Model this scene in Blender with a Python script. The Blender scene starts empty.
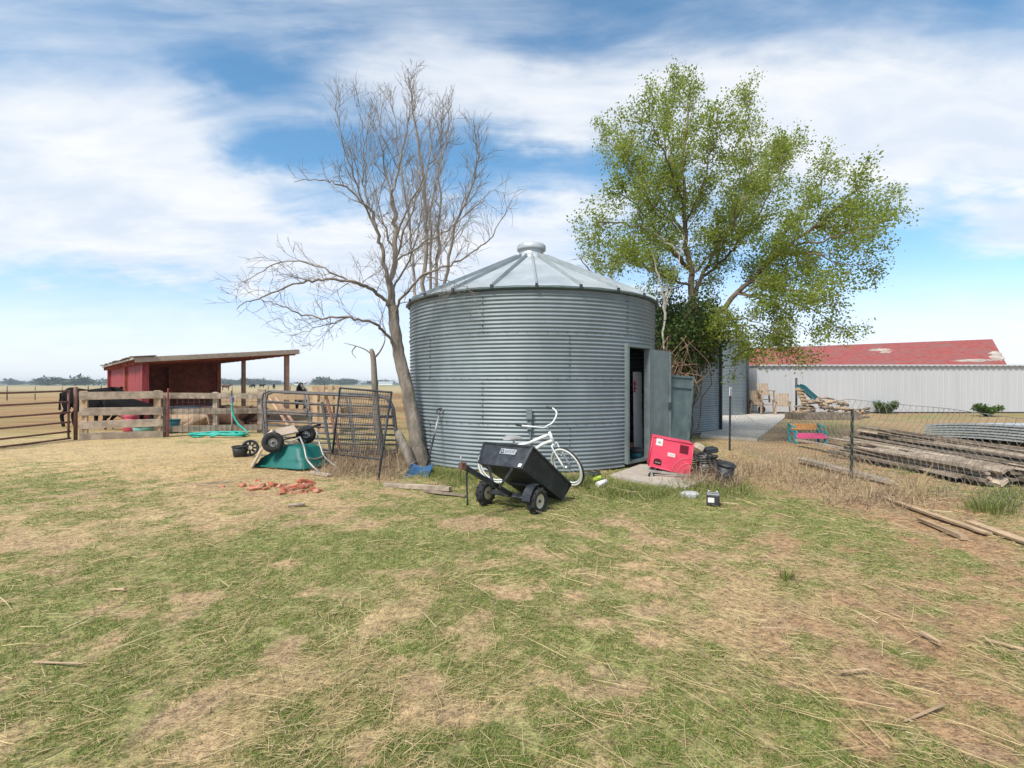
import bpy, math, random
import numpy as np
from mathutils import Matrix, Vector

# ------------------------------------------------------------------ camera, sky, sun, exposure
SC = bpy.context.scene
COL = SC.collection
R = math.radians
EYE = 1.55
cam = bpy.data.objects.new('camera', bpy.data.cameras.new('camera'))
COL.objects.link(cam)
cam.location = (0, 0, EYE)
cam.rotation_euler = (R(90), 0, 0)
cam.data.sensor_width = 36
cam.data.lens = 18.0
cam.data.clip_start = 0.05
cam.data.clip_end = 9000
SC.camera = cam

SUN_EL, SUN_AZ = 52, 215          # azimuth clockwise from +Y
SUN_STRENGTH, SUN_ANGLE = 2.4, 14
SKY_STRENGTH = 0.11
CLOUD = 0.51
EXPOSURE = 1.06
SC.view_settings.view_transform = 'Standard'
SC.view_settings.look = 'None'
SC.view_settings.exposure = EXPOSURE
SC.view_settings.gamma = 1
SC.view_settings.use_curve_mapping = False

sun = bpy.data.objects.new('sun', bpy.data.lights.new('sun', 'SUN'))
COL.objects.link(sun)
sun.data.energy = SUN_STRENGTH
sun.data.angle = R(SUN_ANGLE)
sun.data.color = (1.0, 0.94, 0.845)
_sd = Vector((math.sin(R(SUN_AZ)) * math.cos(R(SUN_EL)), math.cos(R(SUN_AZ)) * math.cos(R(SUN_EL)), math.sin(R(SUN_EL))))
sun.rotation_euler = (-_sd).to_track_quat('-Z', 'Y').to_euler()
sun.location = (-20, -20, 40)


class NT:
    """small node-tree writer"""
    def __init__(s, nt):
        s.t = nt; s.n = nt.nodes; s.l = nt.links
    def new(s, typ, **kw):
        nd = s.n.new(typ)
        for k, v in kw.items(): setattr(nd, k, v)
        return nd
    def put(s, sock, v):
        if isinstance(v, bpy.types.NodeSocket): s.l.new(v, sock)
        elif v is not None: sock.default_value = v
    def math(s, op, a, b=None, c=None, clamp=False):
        nd = s.n.new('ShaderNodeMath'); nd.operation = op; nd.use_clamp = clamp
        s.put(nd.inputs[0], a)
        if b is not None: s.put(nd.inputs[1], b)
        if c is not None: s.put(nd.inputs[2], c)
        return nd.outputs[0]
    def mix(s, f, a, b, blend='MIX'):
        nd = s.n.new('ShaderNodeMix'); nd.data_type = 'RGBA'; nd.blend_type = blend
        s.put(nd.inputs[0], f); s.put(nd.inputs[6], a); s.put(nd.inputs[7], b)
        return nd.outputs[2]
    def ramp(s, v, lo, hi, a=0.0, b=1.0, smooth=True):
        nd = s.n.new('ShaderNodeMapRange'); nd.interpolation_type = 'SMOOTHSTEP' if smooth else 'LINEAR'
        s.put(nd.inputs[0], v); s.put(nd.inputs[1], lo); s.put(nd.inputs[2], hi); s.put(nd.inputs[3], a); s.put(nd.inputs[4], b)
        return nd.outputs[0]
    def noise(s, vec, scale, detail=4, rough=.55, dist=0.0):
        nd = s.n.new('ShaderNodeTexNoise')
        if vec is not None: s.put(nd.inputs['Vector'], vec)
        nd.inputs['Scale'].default_value = scale; nd.inputs['Detail'].default_value = detail
        nd.inputs['Roughness'].default_value = rough; nd.inputs['Distortion'].default_value = dist
        return nd.outputs['Fac']
    def vec(s, x, y, z):
        nd = s.n.new('ShaderNodeCombineXYZ')
        s.put(nd.inputs[0], x); s.put(nd.inputs[1], y); s.put(nd.inputs[2], z)
        return nd.outputs[0]
    def mapping(s, vec, scale=(1, 1, 1), rot=(0, 0, 0), loc=(0, 0, 0)):
        nd = s.n.new('ShaderNodeMapping'); s.put(nd.inputs[0], vec)
        nd.inputs['Scale'].default_value = scale; nd.inputs['Rotation'].default_value = rot; nd.inputs['Location'].default_value = loc
        return nd.outputs[0]


def build_world():
    w = bpy.data.worlds.new('World'); SC.world = w; w.use_nodes = True
    T = NT(w.node_tree); T.n.clear()
    out = T.new('ShaderNodeOutputWorld')
    sky = T.new('ShaderNodeTexSky'); sky.sky_type = 'NISHITA'; sky.sun_disc = False
    sky.sun_elevation = R(SUN_EL); sky.sun_rotation = R(SUN_AZ)
    sky.air_density = 1.0; sky.dust_density = 0.7; sky.ozone_density = 2.0; sky.altitude = 1500
    b1 = T.new('ShaderNodeBackground')
    b1.inputs[1].default_value = SKY_STRENGTH
    tc = T.new('ShaderNodeTexCoord')
    sp = T.new('ShaderNodeSeparateXYZ'); T.l.new(tc.outputs['Generated'], sp.inputs[0])
    x, y, z = sp.outputs
    ay = T.math('MAXIMUM', T.math('ABSOLUTE', y), 0.12)
    a = T.math('DIVIDE', x, ay); e = T.math('DIVIDE', z, ay)
    tint = T.mix(T.ramp(e, .02, .42), (1.05, 0.90, 0.94, 1), (0.70, 0.97, 0.95, 1))
    skc = T.mix(1.0, sky.outputs[0], tint, 'MULTIPLY'); T.put(b1.inputs[0], skc)
    zz = T.math('ADD', T.math('MAXIMUM', z, 0.0), 0.22)
    p = T.vec(T.math('DIVIDE', x, zz), T.math('DIVIDE', y, zz), 0.0)
    # wind-drawn wisps plus rounder billows
    n1 = T.noise(T.mapping(p, (0.62, 1.2, 1), (0, 0, R(-24)), (3.1, 1.7, 0)), 1.5, 9, .56, .5)
    n2 = T.noise(T.mapping(p, (0.55, 2.0, 1), (0, 0, R(14)), (7.3, 2.2, 0)), 2.6, 8, .6, .9)
    val = T.math('ADD', T.math('MULTIPLY', n1, 0.95), T.math('MULTIPLY', n2, 0.55))
    # where the banks and the openings of this sky stand (directions as tangents: across, up)
    wob = T.math('MULTIPLY', T.math('SUBTRACT', T.noise(p, 2.2, 5, .6), 0.5), 0.42)
    aw = T.math('ADD', a, wob); ew = T.math('ADD', e, T.math('MULTIPLY', wob, 0.55))
    for (px, py, rx, ry, k) in [
        (70, 130, 210, 80, .34), (190, 215, 170, 55, .26), (40, 235, 130, 45, .15), (360, 262, 130, 55, .20), (450, 75, 120, 32, .14),
        (540, 235, 80, 55, .28), (700, 120, 220, 55, .22), (960, 130, 170, 80, .30), (640, 70, 160, 30, .10), (1010, 240, 60, 24, .2),
        (500, 165, 140, 36, -.42), (295, 145, 80, 36, -.36), (330, 205, 90, 22, -.22), (260, 60, 70, 30, -.2), (110, 312, 230, 28, -.30), (900, 285, 160, 48, -.48), (560, 55, 60, 25, -.14),
        (960, 200, 90, 10, -.18), (330, 330, 160, 20, -.2)]:
        da = T.math('DIVIDE', T.math('SUBTRACT', aw, (px - 512) / 512), rx / 512)
        de = T.math('DIVIDE', T.math('SUBTRACT', ew, (384 - py) / 512), ry / 512)
        q = T.math('ADD', T.math('MULTIPLY', da, da), T.math('MULTIPLY', de, de))
        g = T.math('MULTIPLY', T.math('EXPONENT', T.math('MULTIPLY', q, -1.0)), k)
        val = T.math('ADD', val, g)
    m = T.ramp(val, 0.50, 1.04)
    hz = T.ramp(e, 0.0, 0.26, 0.9, 0.0)                 # pale air low over the plain
    m = T.math('MAXIMUM', m, hz)
    m = T.math('MULTIPLY', m, 0.93)
    shade = T.ramp(T.noise(T.mapping(p, (0.8, 1.5, 1), (0, 0, R(-20))), 3.2, 7, .6, .4), 0.3, 0.75)
    cc = T.mix(shade, (0.74, 0.81, 0.92, 1), (1.0, 1.0, 1.0, 1))
    cc = T.mix(T.ramp(e, 0.0, 0.2, 1, 0), cc, (0.78, 0.86, 0.95, 1))
    b2 = T.new('ShaderNodeBackground'); T.put(b2.inputs[0], cc); b2.inputs[1].default_value = CLOUD
    ms = T.new('ShaderNodeMixShader'); T.put(ms.inputs[0], m)
    T.l.new(b1.outputs[0], ms.inputs[1]); T.l.new(b2.outputs[0], ms.inputs[2])
    T.l.new(ms.outputs[0], out.inputs[0])
build_world()

# ------------------------------------------------------------------ helpers
rng = random.Random(7)
nr = np.random.default_rng(11)
WM = {}                                # world matrix of every object we make


def P(px, py, Y):
    return Vector(((px - 512) / 512 * Y, Y, EYE - (py - 384) / 512 * Y))


def G(px, py, z=0.0):
    Y = (EYE - z) * 512 / (py - 384)
    return Vector(((px - 512) / 512 * Y, Y, z))


def tag(o, label=None, cat=None, group=None, kind=None):
    if label: o['label'] = label
    if cat: o['category'] = cat
    if group: o['group'] = group
    if kind: o['kind'] = kind
    return o


def thing(name, label, cat, loc=(0, 0, 0), rz=0.0, group=None, rot=None):
    o = bpy.data.objects.new(name, None); COL.objects.link(o)
    o.empty_display_size = 0.1
    o.location = loc
    o.rotation_euler = rot if rot is not None else (0, 0, rz)
    WM[o] = Matrix.LocRotScale(Vector(loc), o.rotation_euler.copy(), None)
    return tag(o, label, cat, group)


def copy_tree(o, parent=None):
    c = o.copy(); COL.objects.link(c)
    if parent is not None: c.parent = parent
    for ch in list(o.children): copy_tree(ch, c)
    return c


def catmull(pts, n):
    p = np.array([tuple(q) for q in pts], float)
    if len(p) < 3:
        t = np.linspace(0, 1, n)[:, None]
        return p[0] * (1 - t) + p[-1] * t
    e = np.vstack([2 * p[0] - p[1], p, 2 * p[-1] - p[-2]])
    ts = np.linspace(0, len(p) - 1 - 1e-9, n); i = ts.astype(int); f = (ts - i)[:, None]
    a, b, c, d = e[i], e[i + 1], e[i + 2], e[i + 3]
    return .5 * (2 * b + (c - a) * f + (2 * a - 5 * b + 4 * c - d) * f * f + (3 * b - a - 3 * c + d) * f ** 3)


def fast_mesh(name, verts, quads=None, tris=None, smooth=False):
    """numpy arrays -> mesh"""
    me = bpy.data.meshes.new(name)
    verts = np.asarray(verts, np.float32)
    idx = []; starts = []; k = 0
    if quads is not None and len(quads):
        q = np.asarray(quads, np.int32); idx.append(q.ravel()); starts.append(np.arange(len(q)) * 4); k = q.size
    if tris is not None and len(tris):
        t = np.asarray(tris, np.int32); idx.append(t.ravel()); starts.append(k + np.arange(len(t)) * 3)
    idx = np.concatenate(idx).astype(np.int32); starts = np.concatenate(starts).astype(np.int32)
    me.vertices.add(len(verts)); me.vertices.foreach_set('co', verts.ravel())
    me.loops.add(len(idx)); me.loops.foreach_set('vertex_index', idx)
    me.polygons.add(len(starts)); me.polygons.foreach_set('loop_start', starts)
    if smooth: me.polygons.foreach_set('use_smooth', np.ones(len(starts), bool))
    else: me.polygons.foreach_set('use_smooth', np.zeros(len(starts), bool))
    me.update(calc_edges=True); me.validate()
    return me


def link(name, me, mats, parent=None, world=False):
    o = bpy.data.objects.new(name, me); COL.objects.link(o)
    for m in (mats if isinstance(mats, (list, tuple)) else [mats]): me.materials.append(m)
    if parent is not None:
        o.parent = parent
        WM[o] = WM[parent]
        if world:
            me.transform(WM[parent].inverted())
    else:
        WM[o] = Matrix.Identity(4)
    return o


class MB:
    """collects simple shapes into one mesh"""
    def __init__(s):
        s.v = []; s.f = []; s.sm = []; s.mi = []; s.m = 0
    def add(s, vs, fs, smooth=False):
        b = len(s.v)
        s.v.extend([tuple(map(float, q)) for q in vs])
        for f in fs:
            s.f.append([b + i for i in f]); s.sm.append(smooth); s.mi.append(s.m)
        return s
    def hexa(s, c8, smooth=False):
        return s.add(c8, [(0, 3, 2, 1), (4, 5, 6, 7), (0, 1, 5, 4), (1, 2, 6, 5), (2, 3, 7, 6), (3, 0, 4, 7)], smooth)
    def box(s, c, size, rot=None, bev=0.0):
        hx, hy, hz = [q / 2 for q in size]
        M3 = Matrix.Rotation(rot, 3, 'Z') if isinstance(rot, (int, float)) else (rot if rot is not None else Matrix.Identity(3))
        c = Vector(c)
        if bev <= 0:
            q = [(-hx, -hy, -hz), (hx, -hy, -hz), (hx, hy, -hz), (-hx, hy, -hz), (-hx, -hy, hz), (hx, -hy, hz), (hx, hy, hz), (-hx, hy, hz)]
            return s.hexa([c + M3 @ Vector(a) for a in q])
        b = min(bev, hx * .9, hy * .9, hz * .9)
        rings = []
        for (zz, ins) in ((-hz, b), (-hz + b, 0), (hz - b, 0), (hz, b)):
            ax, ay = hx - ins, hy - ins
            k = b * .7
            rings.append([(-ax + k, -ay, zz), (ax - k, -ay, zz), (ax, -ay + k, zz), (ax, ay - k, zz), (ax - k, ay, zz), (-ax + k, ay, zz), (-ax, ay - k, zz), (-ax, -ay + k, zz)])
        vs = [c + M3 @ Vector(a) for r_ in rings for a in r_]
        fs = [tuple(range(7, -1, -1)), tuple(range(24, 32))]
        for r_ in range(3):
            for i in range(8):
                j = (i + 1) % 8
                fs.append((r_ * 8 + i, r_ * 8 + j, r_ * 8 + 8 + j, r_ * 8 + 8 + i))
        return s.add(vs, fs)
    def beam(s, p0, p1, w, h, up=(0, 0, 1), jit=0.0):
        p0, p1 = Vector(p0), Vector(p1); d = (p1 - p0).normalized(); up = Vector(up)
        if abs(d.dot(up)) > .98: up = Vector((0, 1, 0))
        sd = d.cross(up).normalized(); u = sd.cross(d).normalized()
        vs = []
        for p in (p0, p1):
            for (a, b) in ((-1, -1), (1, -1), (1, 1), (-1, 1)):
                q = p + sd * (a * w / 2) + u * (b * h / 2)
                if jit: q = q + Vector((rng.uniform(-jit, jit), rng.uniform(-jit, jit), rng.uniform(-jit, jit)))
                vs.append(q)
        return s.hexa(vs)
    def tube(s, pts, r, n=6, cap=True, closed=False):
        p = np.array([tuple(q) for q in pts], float); m = len(p)
        rr = np.full(m, r) if np.isscalar(r) else np.asarray(r, float)
        if closed: tg = np.roll(p, -1, 0) - np.roll(p, 1, 0)
        else:
            tg = np.empty_like(p); tg[1:-1] = p[2:] - p[:-2]; tg[0] = p[1] - p[0]; tg[-1] = p[-1] - p[-2]
        tg /= np.linalg.norm(tg, axis=1)[:, None] + 1e-12
        a = np.array([0, 0, 1.0]) if abs(tg[0][2]) < .9 else np.array([1.0, 0, 0])
        u = np.cross(tg[0], a); u /= np.linalg.norm(u)
        ang = np.arange(n) * 2 * math.pi / n; ca, sa = np.cos(ang)[:, None], np.sin(ang)[:, None]
        vs = np.empty((m, n, 3))
        for i in range(m):
            u = u - tg[i] * u.dot(tg[i]); u /= np.linalg.norm(u) + 1e-12
            w = np.cross(tg[i], u)
            vs[i] = p[i] + rr[i] * (ca * u + sa * w)
        fs = []
        for i in range(m if closed else m - 1):
            b0, b1 = i * n, ((i + 1) % m) * n
            for j in range(n):
                k = (j + 1) % n
                fs.append((b0 + j, b0 + k, b1 + k, b1 + j))
        base = len(s.v)
        s.add(vs.reshape(-1, 3), fs, True)
        if cap and not closed:
            s.f.append([base + i for i in range(n - 1, -1, -1)]); s.sm.append(False); s.mi.append(s.m)
            s.f.append([base + (m - 1) * n + i for i in range(n)]); s.sm.append(False); s.mi.append(s.m)
        return s
    def cyl(s, p0, p1, r0, r1=None, n=16):
        return s.tube([p0, p1], [r0, r0 if r1 is None else r1], n)
    def lathe(s, prof, c, axis=(0, 0, 1), n=24, smooth=True, close=False):
        """prof: (radius, height) pairs along the axis"""
        ax = Vector(axis).normalized(); a = Vector((0, 0, 1)) if abs(ax.z) < .9 else Vector((1, 0, 0))
        u = ax.cross(a).normalized(); w = ax.cross(u); c = Vector(c)
        vs = []
        for (r, h) in prof:
            for j in range(n):
                t = 2 * math.pi * j / n
                vs.append(c + ax * h + (u * math.cos(t) + w * math.sin(t)) * r)
        fs = []
        k = len(prof)
        for i in range(k if close else k - 1):
            for j in range(n):
                jj = (j + 1) % n; i2 = (i + 1) % k
                fs.append((i * n + j, i * n + jj, i2 * n + jj, i2 * n + j))
        return s.add(vs, fs, smooth)
    def torus(s, c, axis, RR, r, n=28, m=8):
        prof = [(RR + r * math.cos(2 * math.pi * i / m), r * math.sin(2 * math.pi * i / m)) for i in range(m)]
        return s.lathe(prof, c, axis, n, True, True)
    def mesh(s, name):
        me = bpy.data.meshes.new(name)
        me.from_pydata(s.v, [], s.f); me.update()
        me.polygons.foreach_set('use_smooth', np.array(s.sm, bool))
        if any(s.mi): me.polygons.foreach_set('material_index', np.array(s.mi, np.int32))
        return me
    def part(s, name, mats, parent, world=True, label=None):
        o = link(name, s.mesh(name), mats, parent, world)
        if label: o['label'] = label
        return o
    def solo(s, name, mats, label, cat, group=None, kind=None, bevel=0):
        a = np.array(s.v); c = Vector(((a[:, 0].min() + a[:, 0].max()) / 2, (a[:, 1].min() + a[:, 1].max()) / 2, a[:, 2].min()))
        me = s.mesh(name); me.transform(Matrix.Translation(-c))
        o = link(name, me, mats); o.location = c; WM[o] = Matrix.Translation(c)
        return tag(o, label, cat, group, kind)


# ------------------------------------------------------------------ materials
def M(name, col, rough=.75, metal=0.0, var=.18, scale=5.0, bump=0.15, bscale=40.0, stain=None, samt=0.5, sscale=2.0, stretch=(1, 1, 1), spec=0.4, rand=0.0, trans=0.0, isl=0.0):
    m = bpy.data.materials.new(name); m.use_nodes = True
    T = NT(m.node_tree); bs = T.n['Principled BSDF']
    tc = T.new('ShaderNodeTexCoord'); oi = T.new('ShaderNodeObjectInfo')
    off = T.math('MULTIPLY', oi.outputs['Random'], 17.0)
    va = T.new('ShaderNodeVectorMath'); va.operation = 'ADD'
    T.l.new(tc.outputs['Object'], va.inputs[0]); T.put(va.inputs[1], T.vec(off, off, off))
    v = T.mapping(va.outputs[0], stretch)
    n = T.noise(v, scale, 5, .6)
    c0 = tuple(max(0, q * (1 - var)) for q in col) + (1,); c1 = tuple(min(1, q * (1 + var)) for q in col) + (1,)
    c = T.mix(T.ramp(n, .3, .7), c0, c1)
    if stain is not None:
        sn = T.noise(v, sscale, 7, .65, .3)
        c = T.mix(T.math('MULTIPLY', T.ramp(sn, .45, .68), samt), c, tuple(stain) + (1,))
    if rand:
        k = T.ramp(oi.outputs['Random'], 0, 1, 1 - rand, 1 + rand, False)
        c = T.mix(1.0, c, T.vec(k, k, k), 'MULTIPLY')
    if isl:
        ge = T.new('ShaderNodeNewGeometry')
        k = T.ramp(ge.outputs['Random Per Island'], 0, 1, 1 - isl, 1 + isl, False)
        c = T.mix(1.0, c, T.vec(k, k, k), 'MULTIPLY')
    T.put(bs.inputs['Base Color'], c)
    T.put(bs.inputs['Roughness'], T.ramp(n, .2, .8, max(0.05, rough - .1), min(1, rough + .1)))
    bs.inputs['Metallic'].default_value = metal
    bs.inputs['Specular IOR Level'].default_value = spec
    if bump:
        bn = T.noise(v, bscale, 4, .6)
        bp = T.new('ShaderNodeBump'); bp.inputs['Strength'].default_value = bump; bp.inputs['Distance'].default_value = .02
        T.put(bp.inputs['Height'], bn); T.l.new(bp.outputs[0], bs.inputs['Normal'])
    if trans:
        tr = T.new('ShaderNodeBsdfTranslucent'); T.put(tr.inputs[0], c)
        mx = T.new('ShaderNodeMixShader'); mx.inputs[0].default_value = trans
        T.l.new(bs.outputs[0], mx.inputs[1]); T.l.new(tr.outputs[0], mx.inputs[2])
        T.l.new(mx.outputs[0], T.n['Material Output'].inputs[0])
    return m


def blade_mat(name, cols, rough=.7, trans=.3):
    """each blade or leaf takes a colour of its own between the given ones"""
    m = bpy.data.materials.new(name); m.use_nodes = True
    T = NT(m.node_tree); bs = T.n['Principled BSDF']
    ge = T.new('ShaderNodeNewGeometry')
    cr = T.new('ShaderNodeValToRGB'); T.l.new(ge.outputs['Random Per Island'], cr.inputs[0])
    el = cr.color_ramp.elements
    while len(el) < len(cols): el.new(.5)
    for i, c in enumerate(cols):
        el[i].position = i / (len(cols) - 1); el[i].color = tuple(c) + (1,)
    T.l.new(cr.outputs[0], bs.inputs['Base Color'])
    bs.inputs['Roughness'].default_value = rough; bs.inputs['Specular IOR Level'].default_value = .25
    tr = T.new('ShaderNodeBsdfTranslucent'); T.l.new(cr.outputs[0], tr.inputs[0])
    mx = T.new('ShaderNodeMixShader'); mx.inputs[0].default_value = trans
    T.l.new(bs.outputs[0], mx.inputs[1]); T.l.new(tr.outputs[0], mx.inputs[2])
    T.l.new(mx.outputs[0], T.n['Material Output'].inputs[0])
    return m


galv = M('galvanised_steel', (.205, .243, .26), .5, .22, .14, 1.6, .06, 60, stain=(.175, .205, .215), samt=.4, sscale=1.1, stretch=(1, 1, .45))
galv_flat = M('galvanised_sheet', (.18, .215, .218), .5, .3, .16, 3, .06, 50, stain=(.27, .31, .31), samt=.4, sscale=5)
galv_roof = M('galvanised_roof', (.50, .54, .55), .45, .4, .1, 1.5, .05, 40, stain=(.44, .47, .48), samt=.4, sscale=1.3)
dark_steel = M('dark_steel', (.05, .055, .06), .55, .3, .25, 8, .1)
black_paint = M('black_painted_steel', (.022, .026, .033), .5, .1, .3, 9, .08, 60, stain=(.075, .082, .092), samt=.55, sscale=7)
rubber = M('black_rubber', (.022, .022, .023), .85, 0, .25, 12, .25, 70, stain=(.09, .075, .055), samt=.45, sscale=9)
white_paint = M('white_paint', (.78, .79, .78), .4, 0, .06, 6, .03, 50, stain=(.6, .57, .5), samt=.3, sscale=7)
cream = M('cream_rim', (.62, .55, .4), .55, 0, .15, 12, .1, 60, stain=(.3, .2, .12), samt=.4, sscale=12)
chrome = M('dull_chrome', (.6, .6, .6), .3, .9, .1, 8, .0)
wood_grey = M('weathered_wood', (.36, .29, .225), .88, 0, .3, 4, .5, 30, stain=(.19, .15, .115), samt=.6, sscale=5, rand=.22, spec=.2)
wood_tan = M('tan_wood', (.42, .30, .19), .85, 0, .28, 5, .4, 35, stain=(.24, .16, .10), samt=.5, sscale=5, rand=.15, spec=.2)
wood_brown = M('brown_lumber', (.27, .215, .165), .9, 0, .34, 5, .5, 30, stain=(.15, .115, .09), samt=.6, sscale=4, rand=.45, spec=.15)
wood_pale = M('pale_board', (.45, .36, .28), .85, 0, .22, 5, .35, 30, stain=(.28, .21, .15), samt=.5, sscale=5, rand=.2, spec=.2)
barn_red = M('red_painted_boards', (.28, .035, .04), .7, 0, .3, 5, .2, 30, stain=(.34, .09, .09), samt=.5, sscale=7, stretch=(3, 3, .4))
dark_red = M('dark_red_wood', (.33, .085, .045), .85, 0, .3, 4, .3, 25, stain=(.15, .05, .03), samt=.6, sscale=3)
red_post = M('red_brown_post', (.46, .28, .2), .8, 0, .25, 6, .3, 30)
rust = M('rusty_pipe', (.19, .095, .07), .75, .15, .35, 8, .2, 50, stain=(.11, .06, .05), samt=.6, sscale=8)
gate_steel = M('grey_gate_tube', (.115, .11, .112), .6, .3, .25, 8, .08, 50, stain=(.10, .065, .05), samt=.6, sscale=5)
pale_tube = M('pale_grey_tube', (.40, .385, .36), .5, .4, .15, 8, .05, 50, stain=(.25, .19, .14), samt=.4, sscale=9)
green_poly = M('green_plastic', (.003, .115, .10), .5, 0, .16, 4, .05, 60, stain=(.03, .14, .125), samt=.4, sscale=6)
teal_hose = M('teal_hose', (.02, .36, .29), .5, 0, .12, 8, .0)
blue_poly = M('blue_plastic', (.03, .10, .22), .5, 0, .2, 6, .05)
teal_poly = M('teal_plastic', (.012, .10, .115), .5, 0, .2, 6, .05)
black_poly = M('black_plastic', (.025, .026, .028), .55, 0, .3, 8, .08, 50, stain=(.08, .075, .065), samt=.35, sscale=8)
pink_red = M('faded_red_enamel', (.68, .06, .115), .42, 0, .1, 3, .04, 50, stain=(.70, .09, .12), samt=.4, sscale=3)
dark_vent = M('dark_red_vent', (.18, .012, .025), .7, 0, .2, 8, .1)
sticker = M('white_sticker', (.74, .73, .70), .6, 0, .05, 8, .0)
badge = M('silver_badge', (.36, .38, .41), .4, .2, .06, 9, .0)
engine_grey = M('engine_grey', (.24, .23, .21), .6, .4, .35, 12, .3, 40, stain=(.10, .08, .06), samt=.6, sscale=9)
beige_poly = M('beige_plastic', (.48, .40, .30), .6, 0, .2, 8, .1)
chair_wood = M('grey_brown_chair_wood', (.35, .27, .195), .9, 0, .3, 5, .4, 35, stain=(.20, .15, .11), samt=.6, sscale=5, rand=.2, spec=.15)
brick = M('red_brick', (.37, .115, .065), .9, 0, .3, 10, .4, 60, stain=(.50, .34, .25), samt=.75, sscale=8, rand=.25, spec=.2)
concrete = M('concrete', (.42, .375, .32), .9, 0, .12, 3, .25, 60, stain=(.31, .25, .19), samt=.55, sscale=3, spec=.2)
white_metal = M('white_sheet_metal', (.47, .475, .487), .55, 0, .03, .6, .02, 20, stain=(.41, .415, .425), samt=.35, sscale=.8, stretch=(2.5, 1, .25))
cream_wall = M('cream_boards', (.62, .53, .42), .8, 0, .12, 2, .1, 20, stain=(.42, .28, .2), samt=.5, sscale=1.5)
bark_dead = M('dead_bark', (.265, .225, .185), .92, 0, .35, 7, 1.0, 26, stain=(.13, .108, .088), samt=.6, sscale=6, stretch=(1, 1, .35), spec=.15)
twig_dead = M('dead_twigs', (.25, .218, .195), .9, 0, .22, 3, .2, 30, stain=(.16, .13, .115), samt=.5, sscale=3, spec=.15)
bark_live = M('live_bark', (.185, .14, .10), .92, 0, .3, 6, .6, 28, stain=(.10, .075, .055), samt=.6, sscale=5, spec=.15)
pale_bark = M('pale_bark', (.46, .42, .37), .9, 0, .15, 6, .2, 30, spec=.15)
leaf_tree = blade_mat('spring_leaves', [(.19, .255, .03), (.27, .335, .045), (.36, .41, .08), (.21, .29, .036), (.42, .46, .13)], .55, .62)
leaf_dark = blade_mat('dark_leaves', [(.035, .07, .012), (.055, .10, .018), (.085, .135, .028)], .6, .3)
leaf_bush = blade_mat('bush_leaves', [(.05, .10, .02), (.08, .14, .03), (.11, .17, .04)], .6, .3)
cattle_black = M('black_hide', (.010, .009, .0095), .9, 0, .3, 6, .1, 60, spec=.08)
cattle_brown = M('brown_hide', (.11, .052, .03), .75, 0, .3, 6, .15, 60)
cattle_tan = M('tan_hide', (.34, .235, .15), .75, 0, .25, 4, .15, 60)
cloth_tan = M('tan_fabric', (.36, .28, .2), .9, 0, .2, 6, .1)


def hide_mat():
    m = bpy.data.materials.new('black_and_white_hide'); m.use_nodes = True
    T = NT(m.node_tree); bs = T.n['Principled BSDF']
    tc = T.new('ShaderNodeTexCoord')
    n = T.noise(T.mapping(tc.outputs['Object'], (1, 1, 1), (0, 0, 0), (2.3, .4, 1.2)), 2.1, 2, .5, .3)
    T.put(bs.inputs['Base Color'], T.mix(T.ramp(n, .47, .50), (.018, .016, .017, 1), (.62, .58, .53, 1)))
    bs.inputs['Roughness'].default_value = .75
    return m
cattle_spot = hide_mat()

# ------------------------------------------------------------------ numpy noise
def _hash(ix, iy, s):
    h = (ix.astype(np.int64) * 374761393 + iy.astype(np.int64) * 668265263 + s * 974634777) & 0x7fffffff
    h = ((h ^ (h >> 13)) * 1274126177) & 0x7fffffff
    h = h ^ (h >> 16)
    return (h & 0xffff) / 65535.0


def vnoise(x, y, s=0):
    ix, iy = np.floor(x), np.floor(y); fx, fy = x - ix, y - iy
    fx = fx * fx * (3 - 2 * fx); fy = fy * fy * (3 - 2 * fy)
    a, b, c, d = _hash(ix, iy, s), _hash(ix + 1, iy, s), _hash(ix, iy + 1, s), _hash(ix + 1, iy + 1, s)
    return (a * (1 - fx) + b * fx) * (1 - fy) + (c * (1 - fx) + d * fx) * fy


def fbm(x, y, s=0, o=4):
    t = 0; a = .5; tot = 0
    for i in range(o):
        t = t + a * vnoise(x * 2 ** i + 13.7 * i, y * 2 ** i - 7.1 * i, s + i); tot += a; a *= .52
    return t / tot


def sstep(a, b, x):
    t = np.clip((x - a) / (b - a), 0, 1); return t * t * (3 - 2 * t)


# ------------------------------------------------------------------ ground: what grows where
# patches as (u, v, ru, rv, rotation, amount): u, v = the bearing and depth of the spot seen from the gate (kept in plan, below)
GREEN = [(60, 480, 70, 8, 0, .25), (215, 482, 40, 6, 0, .2), (330, 545, 150, 22, -.1, .30), (440, 505, 90, 12, 0, .35), (640, 492, 70, 14, 0, .6), (430, 472, 40, 9, 0, .6),
         (590, 505, 70, 10, 0, .3), (790, 505, 70, 14, .35, .35), (870, 540, 60, 12, .4, .25), (300, 690, 60, 22, -.6, .35), (240, 640, 120, 26, -.5, .25), (90, 590, 120, 28, -.2, .22),
         (560, 640, 130, 50, 0, .16), (690, 480, 40, 14, 0, .35), (820, 428, 45, 7, 0, .5), (905, 472, 40, 6, 0, .4), (1000, 500, 40, 12, 0, .5), (960, 415, 80, 3, 0, .5), (35, 432, 60, 8, 0, .35),
         (760, 690, 50, 16, .5, .3), (930, 700, 40, 14, .3, .3), (470, 560, 120, 18, 0, .25), (720, 530, 80, 14, .2, .2)]
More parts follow.
